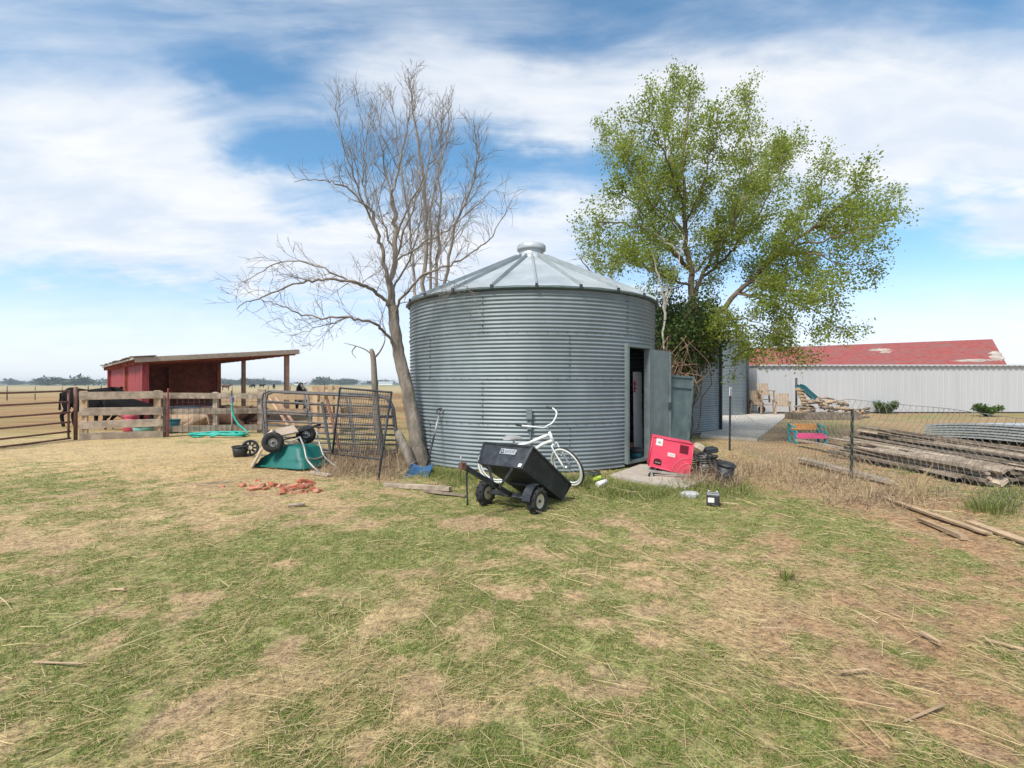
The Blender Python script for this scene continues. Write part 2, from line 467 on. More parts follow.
BARE = [(465, 526, 55, 11, 0, .9), (372, 519, 26, 8, 0, .8), (520, 556, 34, 9, 0, .8), (650, 585, 30, 13, 0, .75), (500, 590, 30, 10, 0, .6), (668, 642, 24, 12, 0, .6), (225, 485, 60, 12, 0, .5),
        (130, 615, 45, 10, -.5, .6), (300, 505, 60, 12, 0, .45), (860, 505, 110, 11, .33, .6), (960, 535, 80, 12, .33, .75), (880, 640, 90, 18, .35, .35), (900, 690, 60, 20, .5, .6), (840, 600, 60, 10, .2, .4), (985, 610, 50, 12, .2, .6),
        (120, 455, 180, 10, 0, .45), (800, 440, 60, 10, 0, .5), (560, 545, 60, 8, 0, .3), (610, 480, 30, 5, 0, .5), (420, 660, 20, 8, 0, .4), (640, 500, 30, 4, 0, .2)]
STRAW = [(330, 650, 80, 18, -.55, .65), (400, 610, 40, 12, -.3, .4), (260, 700, 60, 18, -.6, .45), (430, 700, 80, 20, 0, .3), (780, 600, 80, 20, .3, .5), (740, 650, 70, 16, .4, .4), (700, 560, 80, 14, 0, .3), (170, 510, 160, 18, -.05, .6),
         (60, 540, 90, 12, -.1, .35), (110, 450, 200, 16, 0, .6), (880, 580, 130, 20, .2, .5), (250, 590, 60, 12, -.5, .4), (830, 485, 90, 14, .3, .6), (640, 700, 60, 14, .3, .3), (380, 470, 60, 14, 0, .9), (820, 660, 90, 22, .4, .4)]


def _sum(lst, u, v):
    t = np.zeros_like(u)
    for (a, b, ru, rv, th, k) in lst:
        du, dv = u - a, v - b; c, s = math.cos(th), math.sin(th)
        p = (du * c + dv * s) / ru; q = (-du * s + dv * c) / rv
        t += k * np.exp(-(p * p + q * q))
    return t


def masks(x, y):
    """green, straw, bare earth at points of the ground"""
    wx = (fbm(x * .9, y * .9, 3) - .5) * 1.1; wy = (fbm(x * .9, y * .9, 9) - .5) * .9
    X, Y = x + wx * .55, np.maximum(y + wy * .55, 1.2)
    u = 512 + 512 * X / Y; v = 384 + 793.6 / Y
    base = np.full_like(x, .66)
    left = sstep(380, 250, u) * sstep(505, 475, v); base -= .40 * left
    base -= .10 * sstep(250, 60, u) * sstep(560, 500, v) * (1 - left)
    line = v - (452 + (u - 700) * .33)                      # the dry strip along the wire fence
    strip = sstep(680, 730, u) * sstep(30, 5, line); base -= .5 * strip
    base -= .12 * sstep(640, 820, u) * sstep(540, 580, v)
    base -= .04 * sstep(600, 760, v)
    n = fbm(x * .8, y * .8, 21, 5); nf = fbm(x * 4.5, y * 4.5, 31, 4); ns = fbm(x * 2.2, y * 2.2, 41, 4)
    g = base + _sum(GREEN, u, v) - .6 * _sum(BARE, u, v) - .42 * _sum(STRAW, u, v) + (n - .5) * .9 + (nf - .5) * 2.0
    g = sstep(.10, .95, g)
    s = .36 + .35 * left + .30 * strip + _sum(STRAW, u, v) - .6 * _sum(BARE, u, v) + (ns - .5) * 1.2 + (nf - .5) * 1.2
    s = sstep(.22, .85, s)
    d = _sum(BARE, u, v) + (fbm(x * 1.7, y * 1.7, 51) - .5) * .9
    d = sstep(.25, .75, d)
    return g, s, d


def hgt(x, y):
    f = sstep(26, 14, np.hypot(x, y))
    return f * ((fbm(x * .5, y * .5, 61) - .5) * .05 + (fbm(x * 3.1, y * 3.1, 71, 3) - .5) * .035) - .012 * f


def build_ground():
    def axis(lo, hi, a, b, st, gr):
        c = list(np.arange(a, b, st)); k = st
        up = []; q = c[-1]
        while q < hi: k *= gr; q += k; up.append(q)
        dn = []; q = c[0]; k = st
        while q > lo: k *= gr; q -= k; dn.append(q)
        return np.array(dn[::-1] + c + up)
    xs = axis(-4000, 4000, -10, 11, .06, 1.10); ys = axis(-250, 5000, .8, 15, .055, 1.07)
    X, Y = np.meshgrid(xs, ys); x, y = X.ravel(), Y.ravel()
    g, s, d = masks(x, np.where(y > 1, y, 2 - y))
    soil = np.array([.45, .31, .175]); red = np.array([.37, .225, .125]); straw = np.array([.55, .415, .22]); green = np.array([.215, .235, .078]); brown = np.array([.25, .18, .12])
    sand = np.array([.56, .385, .185])
    u = 512 + 512 * x / np.maximum(y, 1.2)
    rr = sstep(600, 850, u)[:, None]
    col = soil * (1 - rr) + red * rr
    lf = (sstep(330, 180, u) * sstep(7.4, 9.0, y))[:, None]
    col = col * (1 - lf) + sand * lf
    col = col * (1 - .75 * s[:, None]) + (straw * (1 - .25 * rr)) * .75 * s[:, None]
    nb = fbm(x * 2.5, y * 2.5, 81)[:, None]
    col = col * (.86 + .3 * nb)
    dk = (sstep(.50, .72, fbm(x * 6, y * 6, 91)) * .38)[:, None]
    col = col * (1 - dk) + brown * dk
    gg = (g * .88)[:, None]
    gv = green * (.75 + .55 * fbm(x * 3.3, y * 3.3, 101))[:, None]
    col = col * (1 - gg) + gv * gg
    # corral and fields beyond the fences
    far = sstep(14.5, 19, y + np.clip(-x - 6, -5, 5) * .0) * sstep(2.0, -1.0, x) + sstep(24, 30, y) * sstep(-1, 2, x)
    far = np.clip(far, 0, 1)[:, None]
    f1 = fbm(x * .12, y * .35, 111)[:, None]; f2 = fbm(x * .01, y * .055, 121)[:, None]; f3 = fbm(x * 1.6, y * 1.6, 131)[:, None]
    fld = np.array([.40, .25, .12]) * (.75 + .5 * f1)
    fld = fld * (1 - .7 * sstep(.50, .64, f3)) + np.array([.20, .115, .06]) * .7 * sstep(.50, .64, f3)
    gfar = sstep(.52, .66, f1) * .5
    fld = fld * (1 - gfar) + np.array([.20, .20, .085]) * gfar
    ff = sstep(45, 130, y)[:, None]
    pl = np.array([.47, .37, .21]) * (.85 + .3 * f2); gs = sstep(.5, .62, f2)
    pl = pl * (1 - .6 * gs) + np.array([.20, .225, .10]) * .6 * gs
    gr = sstep(330, 520, y)[:, None]; pl = pl * (1 - .75 * gr) + np.array([.15, .19, .10]) * .75 * gr
    fld = fld * (1 - ff) + pl * ff
    col = col * (1 - far) + fld * far
    z = hgt(x, y)
    nx, ny = len(xs), len(ys)
    i = np.arange(nx - 1)[None, :] + nx * np.arange(ny - 1)[:, None]
    q = np.stack([i, i + 1, i + 1 + nx, i + nx], -1).reshape(-1, 4)
    me = fast_mesh('ground', np.stack([x, y, z], 1), quads=q, smooth=True)
    at = me.attributes.new('soil_cover', 'FLOAT_COLOR', 'POINT')
    at.data.foreach_set('color', np.concatenate([col, np.ones((len(x), 1))], 1).astype(np.float32).ravel())
    m = bpy.data.materials.new('earth_and_grass'); m.use_nodes = True
    T = NT(m.node_tree); bs = T.n['Principled BSDF']
    a = T.new('ShaderNodeAttribute'); a.attribute_name = 'soil_cover'
    tc = T.new('ShaderNodeTexCoord')
    n1 = T.noise(tc.outputs['Object'], 22, 6, .7); n2 = T.noise(tc.outputs['Object'], 95, 4, .65)
    # short fibres of litter
    f1_ = T.noise(T.mapping(tc.outputs['Object'], (16, 110, 1), (0, 0, R(38))), 1.0, 3, .5, .8)
    f2_ = T.noise(T.mapping(tc.outputs['Object'], (16, 120, 1), (0, 0, R(-31))), 1.0, 3, .5, .8)
    k = T.math('ADD', T.ramp(n1, .3, .72, .46, 1.30), T.ramp(n2, .32, .68, -.30, .26))
    c = T.mix(1.0, a.outputs['Color'], T.vec(k, k, k), 'MULTIPLY')
    lit = T.math('MULTIPLY', T.math('MAXIMUM', T.ramp(f1_, .58, .66), T.ramp(f2_, .60, .68)), .55)
    c = T.mix(lit, c, (.52, .40, .22, 1))
    T.put(bs.inputs['Base Color'], c); bs.inputs['Roughness'].default_value = .95; bs.inputs['Specular IOR Level'].default_value = .1
    bp = T.new('ShaderNodeBump'); bp.inputs['Strength'].default_value = .55; bp.inputs['Distance'].default_value = .03
    T.put(bp.inputs['Height'], T.math('ADD', n1, T.math('MULTIPLY', n2, .5))); T.l.new(bp.outputs[0], bs.inputs['Normal'])
    tag(link('ground', me, m), kind='structure')
build_ground()


# ------------------------------------------------------------------ grass, straw, weeds
def scatter(n, rmin, rmax, half=1.25, power=1.0, seed=1):
    """points thinning out with distance, in a wide fan either side"""
    g = np.random.default_rng(seed)
    r = (rmin ** (1 - power) + g.random(n) * (rmax ** (1 - power) - rmin ** (1 - power))) ** (1 / (1 - power)) if power != 1 else rmin * (rmax / rmin) ** g.random(n)
    a = (g.random(n) * 2 - 1) * math.atan(half)
    return r * np.sin(a), r * np.cos(a)


def blades(name, x, y, z, L, w, head, lean, curl, mat, label=None, cat=None, seed=3):
    """bent ribbons: three cross rows each"""
    g = np.random.default_rng(seed); n = len(x)
    d = np.stack([np.cos(head), np.sin(head)], 1); sd = np.stack([-d[:, 1], d[:, 0]], 1)
    tw = g.uniform(-.9, .9, n)
    V = np.empty((n, 6, 3), np.float32)
    hor = np.zeros((n,)); ver = np.zeros((n,)); ang = lean.copy()
    px, py, pz = x.copy(), y.copy(), z.copy()
    for k in range(3):
        ww = w * (1.0, .8, .12)[k] / 2
        ox, oy, oz = sd[:, 0] * ww * np.cos(tw), sd[:, 1] * ww * np.cos(tw), ww * np.sin(tw)
        V[:, 2 * k, 0], V[:, 2 * k, 1], V[:, 2 * k, 2] = px - ox, py - oy, pz - oz
        V[:, 2 * k + 1, 0], V[:, 2 * k + 1, 1], V[:, 2 * k + 1, 2] = px + ox, py + oy, pz + oz
        st = L / 2
        px = px + d[:, 0] * np.sin(ang) * st; py = py + d[:, 1] * np.sin(ang) * st; pz = pz + np.cos(ang) * st
        ang = ang + curl
    b = (np.arange(n) * 6)[:, None]
    q = np.concatenate([b + np.array([0, 1, 3, 2]), b + np.array([2, 3, 5, 4])], 0)
    me = fast_mesh(name, V.reshape(-1, 3), quads=q)
    return tag(link(name, me, mat), label, cat, kind='stuff')


grass_m = blade_mat('grass_blades', [(.10, .175, .028), (.16, .24, .042), (.235, .285, .068), (.125, .205, .042), (.30, .32, .10), (.46, .40, .18)], .7, .35)
weed_m = blade_mat('fresh_grass', [(.10, .155, .026), (.15, .205, .038), (.21, .25, .06), (.30, .30, .12), (.42, .38, .2)], .65, .4)
straw_m = blade_mat('dry_straw', [(.40, .28, .14), (.52, .39, .20), (.62, .49, .27), (.56, .43, .23), (.36, .24, .13), (.68, .57, .35)], .8, .25)
dry_m = blade_mat('dead_weed_stems', [(.22, .145, .095), (.33, .235, .15), (.44, .33, .21), (.26, .185, .13), (.50, .40, .26)], .85, .12)


def comb(x, y):
    """the way the mown litter lies"""
    return np.where(x < .3, .75, 2.35) + (fbm(x * .6, y * .6, 201) - .5) * 2.2


def build_grass():
    g0 = np.random.default_rng(5)
    x, y = scatter(620000, 1.7, 15.0, power=.8, seed=1)
    cl = fbm(x * 9, y * 9, 211, 3)
    g, s, d = masks(x, y)
    keep = g0.random(len(x)) < np.clip(g * 1.9 * sstep(.34, .58, cl), 0.02 * (1 - d), 1)
    x, y, g = x[keep], y[keep], g[keep]; n = len(x); r = np.hypot(x, y)
    L = g0.uniform(.010, .030, n) * (.7 + .6 * g)
    w = np.clip(.0024 * (r / 2.5) ** .75, .0028, .009) * g0.uniform(.8, 1.4, n)
    blades('grass', x, y, hgt(x, y) - .002, L, w, g0.uniform(0, 6.283, n), g0.uniform(.3, 1.35, n), g0.uniform(.1, .6, n), grass_m, 'short patchy green grass growing over the whole yard', 'grass', 3)
    x, y = scatter(130000, 1.7, 13.0, power=.85, seed=2)
    g, s, d = masks(x, y)
    keep = g0.random(len(x)) < np.clip(s * .95 + .12 - .15 * d, .12, 1) * np.where(fbm(x * 5, y * 5, 221, 3) > .40, 1, .35)
    x, y = x[keep], y[keep]; n = len(x); r = np.hypot(x, y)
    L = g0.uniform(.02, .085, n) * g0.choice([1, 1, 1, 2.0], n)
    w = np.clip(.0020 * (r / 2.5) ** .8, .0022, .008) * g0.uniform(.7, 1.4, n)
    blades('straw_litter', x, y, hgt(x, y) + g0.uniform(.003, .022, n), L, w, comb(x, y) + g0.normal(0, .85, n) + g0.choice([0, math.pi], n), g0.uniform(1.38, 1.62, n), g0.uniform(-.12, .18, n), straw_m, 'pale dry straw lying flat across the yard', 'straw', 4)
    # a few long pale stalks
    x, y = scatter(900, 1.8, 12.0, power=.6, seed=6)
    n = len(x); r = np.hypot(x, y)
    blades('stalk_litter', x, y, hgt(x, y) + .03, g0.uniform(.16, .42, n), np.clip(.0035 * (r / 2.5) ** .7, .0035, .009), comb(x, y) + g0.normal(0, .7, n), g0.uniform(1.42, 1.57, n), g0.uniform(-.1, .18, n), straw_m, 'long pale stalks scattered over the short grass', 'straw', 5)

    # taller green growth: at the foot of the bin, by the slab, around the red machine
    def zone(cnt, lst, seed):
        gg = np.random.default_rng(seed); X = []; Y = []
        tot = sum(k for *_, k in lst)
        for (u, v, ru, rv, k) in lst:
            m = int(cnt * k / tot)
            uu = u + gg.normal(0, ru / 1.7, m); vv = v + gg.normal(0, rv / 1.7, m); vv = np.maximum(vv, 420)
            yy = 793.6 / (vv - 384); X.append((uu - 512) / 512 * yy); Y.append(yy)
        X, Y = np.concatenate(X), np.concatenate(Y)
        inside = np.hypot(X - .444, Y - 11.71) < 2.78
        return X[~inside], Y[~inside]
    x, y = zone(13000, [(640, 492, 44, 7, 4), (440, 474, 26, 5, 2), (585, 482, 26, 5, 1.6), (700, 488, 30, 8, 1.6), (520, 492, 40, 8, 2.2), (470, 478, 20, 4, .8), (455, 484, 20, 4, .6), (1005, 498, 22, 8, 1.2), (905, 468, 12, 6, .4), (815, 432, 26, 5, .8), (738, 492, 22, 6, .8)], 8)
    n = len(x)
    blades('tall_grass', x, y, hgt(x, y) - .003, g0.uniform(.03, .17, n) * np.clip(.4 + 1.1 * fbm(x * 3, y * 3, 301), .3, 1.3), g0.uniform(.004, .009, n), g0.uniform(0, 6.283, n), g0.uniform(.05, .95, n), g0.uniform(.1, .9, n), weed_m, 'tufts of taller fresh green grass around the foot of the grain bin', 'grass', 6)
    # dead weeds: behind the overturned barrow and along the wire fence
    x, y = zone(11500, [(365, 460, 30, 14, 6.5), (345, 468, 26, 10, 3.2), (392, 466, 14, 12, 1.8), (708, 480, 24, 7, 2.0), (760, 470, 40, 10, 1.8), (820, 482, 45, 10, 1.8), (835, 462, 50, 7, 1.0), (728, 484, 14, 5, 1.0), (720, 468, 26, 8, 1.1), (870, 498, 50, 10, 1.2), (905, 500, 40, 12, .8), (690, 480, 12, 6, .4)], 9)
    n = len(x)
    blades('dead_weeds', x, y, hgt(x, y) - .004, g0.uniform(.10, .52, n) * g0.choice([1, .7, .5], n), g0.uniform(.004, .010, n), g0.uniform(0, 6.283, n), g0.uniform(.2, 1.45, n), g0.uniform(-.2, .9, n), dry_m, 'tangle of dead brown weeds along the fence and behind the upturned barrow', 'weeds', 7)
build_grass()


def tuft(loc, n, h, spread, mat, label, cat, name='grass_tuft', seed=1, group=None):
    g = np.random.default_rng(seed)
    me_x = g.normal(0, spread, n); me_y = g.normal(0, spread, n)
    o = blades(name, me_x, me_y, np.zeros(n), g.uniform(.4, 1, n) * h, g.uniform(.006, .014, n), np.arctan2(me_y, me_x) + g.normal(0, .6, n), g.uniform(.05, .6, n), g.uniform(.1, .8, n), mat, seed=seed)
    del o['kind']; o.location = loc
    return tag(o, label, cat, group)
tuft(G(784, 601) + Vector((.25, .42, 0)), 40, .12, .035, weed_m, 'small bright green weed standing alone in the open yard', 'weed', 'green_weed', 21)
tuft(G(912, 497), 45, .62, .09, straw_m, 'pale dry tall grass stems beside the lumber pile, right of the wire fence', 'weed', 'dry_weed', 22)
tuft(G(990, 512), 200, .30, .12, weed_m, 'leafy green weed clump at the right edge of the yard', 'weed', 'green_weed', 23)

# ------------------------------------------------------------------ grain bins
galv_mid = M('galvanised_rib', (.36, .40, .41), .5, .3, .1, 3, .03)
galv_dark = M('dull_dark_steel', (.095, .135, .135), .55, .25, .2, 4, .08, 50, stain=(.17, .21, .21), samt=.4, sscale=5)
def ang_pt(C, r, th, z):
    return (C[0] + r * math.sin(th), C[1] - r * math.cos(th), z)


def grain_bin(C, RR, H, label, ncor, door=None, hook=False, seg=144, spc=8, th0=0.0):
    root = thing('grain_bin', label, 'grain bin', (C[0], C[1], 0))
    rows = ncor * spc
    ths = [math.radians(i * 360 / seg) for i in range(seg + 1)]
    zs = [H * i / rows for i in range(rows + 1)]
    th = np.array(ths[:-1]); z = np.array(zs)
    rad = RR + 0.0108 * np.sin(2 * math.pi * np.arange(rows + 1) / spc)
    lap = np.zeros((rows + 1, seg))
    V = np.empty((rows + 1, seg, 3))
    V[..., 0] = rad[:, None] * np.sin(th)[None]; V[..., 1] = -rad[:, None] * np.cos(th)[None]; V[..., 2] = z[:, None]
    i = np.arange(rows)[:, None] * seg; j = np.arange(seg)[None]; jn = (j + 1) % seg
    q = np.stack([i + j, i + jn, i + seg + jn, i + seg + j], -1)
    keep = np.ones((rows, seg), bool)
    if door:
        j0, j1, zt = door
        keep[:int(zt / H * rows), j0:j1] = False
    me = fast_mesh('wall', V.reshape(-1, 3), quads=q[keep], smooth=True)
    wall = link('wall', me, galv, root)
    # vertical sheet laps with bolts, staggered ring by ring, and a bolt line at each ring joint
    bolt = MB()
    nring = 4; hr = H / nring
    for k in range(nring):
        for s in range(6):
            t = math.radians(60 * s + (k % 2) * 27 + 12 + th0)
            if door and 35 < math.degrees(t) % 360 < 58 and k < 3: continue
            pts = []
            for r_ in range(int(hr / H * rows) + 1):
                zz = k * hr + r_ * H / rows
                if zz > H: break
                pts.append((zz, RR + 0.0108 * math.sin(2 * math.pi * (zz / H * rows) / spc) + .004))
            vs = []
            for (zz, rr_) in pts:
                for dt in (-.006, .006):
                    vs.append((rr_ * math.sin(t + dt), -rr_ * math.cos(t + dt), zz))
            mb = MB(); mb.add(vs, [(2 * a, 2 * a + 1, 2 * a + 3, 2 * a + 2) for a in range(len(pts) - 1)], True); mb.part('sheet_lap', galv, wall, False)
            for a in range(8):
                zz = k * hr + hr * (a + .5) / 8
                bolt.cyl(ang_pt((0, 0), RR + .006, t + .003, zz), ang_pt((0, 0), RR + .026, t + .003, zz), .011, None, 6)
        for a in range(96 if k else 0):
            t = math.radians(a * 3.75)
            if door and 36 < math.degrees(t) < 57 and k * hr < door[2]: continue
            bolt.cyl(ang_pt((0, 0), RR + .006, t, k * hr + .02), ang_pt((0, 0), RR + .024, t, k * hr + .02), .008, None, 5)
    b = bolt.part('bolts', dark_steel, wall, False); b['kind'] = 'stuff'
    # roof: ribbed sector panels
    re, ri, ze, zi = RR + .07, .40, H + .02, H + (RR - .32) * math.tan(R(25.2))
    nsec = 22; rf = MB(); roof = None
    for s in range(nsec):
        t0 = 2 * math.pi * (s - .02) / nsec; t1 = 2 * math.pi * (s + 1) / nsec - 2 * math.pi * .02 / nsec
        vs = [ang_pt((0, 0), re, t0, ze), ang_pt((0, 0), re, (t0 + t1) / 2, ze + .004), ang_pt((0, 0), re, t1, ze), ang_pt((0, 0), ri, t1, zi), ang_pt((0, 0), ri, (t0 + t1) / 2, zi), ang_pt((0, 0), ri, t0, zi)]
        rf.add(vs, [(0, 1, 4, 5), (1, 2, 3, 4)])
        vs = [(a, b_, c - .012) for (a, b_, c) in vs]
        rf.add(vs, [(5, 4, 1, 0), (4, 3, 2, 1)])
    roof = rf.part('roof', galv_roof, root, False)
    for s in range(nsec):
        t = 2 * math.pi * (s - .02) / nsec; rb = MB()
        a = Vector(ang_pt((0, 0), re - .005, t, ze + .018)); c = Vector(ang_pt((0, 0), ri + .04, t, zi + .018))
        rb.beam(a, c, .038, .045)
        rb.beam(a + (c - a) * .02, c, .02, .085)
        rb.part('roof_rib', galv_mid, roof, False)
        ec = MB(); ec.box(ang_pt((0, 0), re + .012, t, ze + .0), (.05, .03, .075), t); ec.part('rib_clip', dark_steel, roof, False)
    ev = MB()
    ev.lathe([(RR + .03, H - .03), (RR + .07, H - .02), (RR + .08, H + .012), (RR + .06, H + .004)], (0, 0, 0), n=96)
    ev.part('eave_rim', galv_dark, root, False)  # dark colour stands in for the shadow line below the roof edge
    cp = MB()
    cp.lathe([(.46, zi - .05), (.40, zi + .03), (.30, zi + .10), (.275, zi + .13), (.275, zi + .22)], (0, 0, 0), n=40)
    cap = cp.part('roof_collar', galv_roof, roof, False)
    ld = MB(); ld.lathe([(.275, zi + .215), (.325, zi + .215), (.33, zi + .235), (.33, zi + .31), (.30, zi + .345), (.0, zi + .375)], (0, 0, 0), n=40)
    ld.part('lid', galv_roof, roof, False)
    fl = MB(); fl.lathe([(0, .06), (RR - .05, .06)], (0, 0, 0), n=48); fl.part('bin_floor', concrete, root, False)
    return root, wall


BIN = (.444, 11.71); BR = 2.72; BH = 3.25
bin1, bin1_wall = grain_bin(BIN, BR, BH, 'large round corrugated steel grain bin with its door standing open', 46, (15, 22, 2.24))


def on_bin(deg, z, off=0.0):
    t = R(deg); return Vector(ang_pt(BIN, BR + off, t, z))


# door frame, open leaf, hinges, wall bracket
fr = MB()
for dg in (37.9, 54.6):
    fr.beam(on_bin(dg, .06, .02), on_bin(dg, 2.27, .02), .055, .12, up=(math.sin(R(dg)), -math.cos(R(dg)), 0))
fr.beam(on_bin(37.3, 2.275, .03), on_bin(55.2, 2.275, .03), .12, .06)
fr.beam(on_bin(37.6, .075, .0), on_bin(55, .075, .0), .1, .05)
fr.part('door_frame', galv_flat, bin1)
hinge = on_bin(55.2, 0, .045); ddir = Vector((math.cos(R(42)), math.sin(R(42)), 0)); dn = Vector((ddir.y, -ddir.x, 0))
dl = MB()
def dp(s, z, o=0.0): return hinge + ddir * s + dn * o + Vector((0, 0, z))
dl.hexa([dp(0, .12, -.012), dp(.76, .12, -.012), dp(.76, .12, .012), dp(0, .12, .012), dp(0, 2.24, -.012), dp(.76, 2.22, -.012), dp(.76, 2.22, .012), dp(0, 2.24, .012)])
for (s0, z0, s1, z1) in ((.02, .12, .02, 2.24), (.74, .12, .74, 2.22)):
    dl.beam(dp(s0, z0, .02), dp(s1, z1, .02), .035, .03, up=dn)
leaf = dl.part('door', galv_flat, bin1)
for z in (.5, 1.2, 1.95):
    h = MB(); h.cyl(dp(-.01, z - .05, .025), dp(-.01, z + .05, .025), .016, None, 8); h.box(dp(.06, z, .018), (.12, .012, .05), R(42)); h.part('hinge', galv_flat, leaf)
ct = MB(); ct.box(dp(.70, 1.1, .04), (.03, .05, .14), R(42)); ct.part('latch', dark_steel, leaf)
wb = MB()
wb.box(on_bin(-3.0, 1.02, .05), (.10, .07, .17), R(-3)); wb.box(on_bin(-3.0, .82, .05), (.08, .06, .13), R(-3))
wb.tube([on_bin(-2.6, 1.12, .05), on_bin(-2.6, .05, .04)], .012, 6)
wb.part('conduit_box', galv_flat, bin1)

bin2, _ = grain_bin((4.52, 18.35), 2.72, 3.25, 'corrugated steel grain bin half hidden behind the leafy tree', 46, seg=120, spc=6, th0=11)
p2 = MB(); t2 = R(60); p2.cyl((4.52 + 2.77 * math.sin(t2), 18.35 - 2.77 * math.cos(t2), 0), (4.52 + 2.77 * math.sin(t2), 18.35 - 2.77 * math.cos(t2), 3.2), .05, None, 10)
p2.part('wall_stiffener', dark_steel, bin2)
bin3, _ = grain_bin((9.57, 27.2), 2.72, 3.62, 'farthest grey steel grain bin beside the white metal shed', 52, seg=96, spc=6, th0=29)
p3 = MB(); t3 = R(52); p3.cyl((9.57 + 2.77 * math.sin(t3), 27.2 - 2.77 * math.cos(t3), 0), (9.57 + 2.77 * math.sin(t3), 27.2 - 2.77 * math.cos(t3), 3.55), .05, None, 10)
p3.part('wall_stiffener', dark_steel, bin3)

# loose panel leaning by the open door
root = thing('bin_hatch', 'dented dark galvanised hatch panel leaning upright beside the open bin door', 'panel', P(676, 458, 10.55))
def pp(s, t, o=0.0):
    # s across 0..1, t up 0..1
    a = P(659.5, 458, 10.45).lerp(P(686.5, 462, 10.75), s); b = P(665, 374.5, 10.75).lerp(P(693, 376.5, 11.0), s)
    return a.lerp(b, t) + Vector((.5, -.85, .1)) * o
mb = MB(); mb.hexa([pp(0, 0, -.008), pp(1, 0, -.008), pp(1, 0, .008), pp(0, 0, .008), pp(0, 1, -.008), pp(1, 1, -.008), pp(1, 1, .008), pp(0, 1, .008)])
sh = mb.part('sheet', galv_dark, root)
mb = MB()
for (a, b) in (((.02, 0), (.02, 1)), ((.98, 0), (.98, 1)), ((0, .985), (1, .985)), ((0, .86), (1, .86)), ((0, .2), (1, .2))):
    mb.beam(pp(*a, .02), pp(*b, .02), .04, .03, up=(.5, -.85, .1))
mb.part('folded_edge', galv_dark, root)

# things standing in the doorway
root = thing('white_board', 'tall narrow white board with a red mark, standing just inside the bin doorway', 'board', P(638, 452, 10.55))
mb = MB(); mb.hexa([P(634, 455, 10.5), P(642.6, 455, 10.62), P(642.6, 455, 10.68), P(634, 455, 10.56), P(633, 372, 10.5), P(641.6, 372, 10.62), P(641.6, 372, 10.68), P(633, 372, 10.56)])
bd = mb.part('board_face', white_paint, root)
mk = MB(); red_mark = M('red_marking', (.55, .03, .08), .6, 0, .1, 8, 0)
for (x0, y0, x1, y1) in ((634.6, 381, 634.6, 392), (633.6, 384, 636.6, 384), (633.6, 388.5, 636.2, 388.5), (633.8, 391.6, 635.4, 391.6)):
    mk.beam(P(x0, y0, 10.50), P(x1, y1, 10.52), .026, .012, up=(0, -1, 0))
mk.part('red_mark', red_mark, bd)
root = thing('plastic_tub', 'round dark teal plastic tub with a black rim on the floor of the doorway', 'tub', P(636, 462, 10.15))
c0 = P(636, 0, 10.2); c0.z = .07
mb = MB(); mb.lathe([(0, 0), (.115, 0), (.135, .13), (.125, .13)], c0, n=24); mb.part('tub_body', teal_poly, root)
mb = MB(); mb.lathe([(.135, .125), (.15, .13), (.15, .19), (.12, .21), (0, .21)], c0, n=24); mb.part('rim', black_poly, root)
cb = MB(); c1 = P(629.5, 0, 10.5); c1.z = .06
cb.box(c1 + Vector((-.03, .1, .14)), (.22, .2, .28), .3, .01)
cb.solo('cardboard_box', M('orange_cardboard', (.34, .17, .08), .85, 0, .25, 6, .1), 'crumpled orange brown cardboard box in the dark behind the doorway', 'box')

# door step slab, pad
def poly_slab(name, pts, zt, zb, mat):
    mb = MB(); n = len(pts)
    vs = [(p[0], p[1], zb) for p in pts] + [(p[0], p[1], zt) for p in pts]
    mb.add(vs, [tuple(range(n, 2 * n))] + [(i, (i + 1) % n, n + (i + 1) % n, n + i) for i in range(n)])
    o = link(name, mb.mesh(name), mat); return tag(o, kind='structure')
poly_slab('concrete_step', [G(610, 477), G(650, 485), G(686, 489.5), G(706, 482), G(700, 474), G(664, 466.5), G(640, 466)], .035, -.1, concrete)
pad_m = M('pale_concrete', (.50, .455, .395), .9, 0, .1, 1.5, .2, 50, stain=(.38, .32, .26), samt=.5, sscale=1.2)
poly_slab('concrete_pad', [G(700, 437), G(757, 440.5), G(789, 415), G(760, 412.5), G(712, 415)], .045, -.1, pad_m)

# ------------------------------------------------------------------ long white shed, red barn
root = thing('metal_shed', 'long low white metal shed with a flat roof edge across the yard', 'shed', (22, 27.2, 0))
X0, X1, Yw, Hs = 13.02, 32.0, 27.2, 2.56
V = []; F = []
xs = []; x = X0
while x < X1:
    for (dx, dy) in ((0, 0), (.22, 0), (.235, -.011), (.285, -.011), (.30, 0)):
        xs.append((x + dx, Yw + dy))
    x += .302
mb = MB(); n = len(xs)
mb.add([(a, b, .07) for a, b in xs] + [(a, b, Hs - .05) for a, b in xs], [(i, i + 1, n + i + 1, n + i) for i in range(n - 1)])
mb.add([(X0, Yw, .07), (X0, Yw + 2.3, .07), (X0, Yw + 2.3, Hs - .05), (X0, Yw, Hs - .05), (X1, Yw, .07), (X1, Yw + 2.3, .07), (X1, Yw + 2.3, Hs - .05), (X1, Yw, Hs - .05)], [(0, 3, 2, 1), (4, 5, 6, 7), (1, 2, 6, 5)])
mb.part('wall', white_metal, root)
mb = MB(); mb.box(((X0 + X1) / 2, Yw + 1.13, Hs - .012), (X1 - X0 + .1, 2.5, .06)); mb.part('roof', white_metal, root)
mb = MB(); x = X0 + .1
while x < X1:
    mb.box((x, Yw - .135, Hs - .05), (.16, .02, .035)); x += .302
mb.part('eave_trim', M('grey_trim', (.42, .44, .46), .6, 0, .1, 3, 0), root)
mb = MB(); mb.box(((X0 + X1) / 2, Yw + .05, .035), (X1 - X0, .09, .07)); mb.part('dark_gap_strip', dark_steel, root)  # dark strip painted in for the shaded gap under the wall

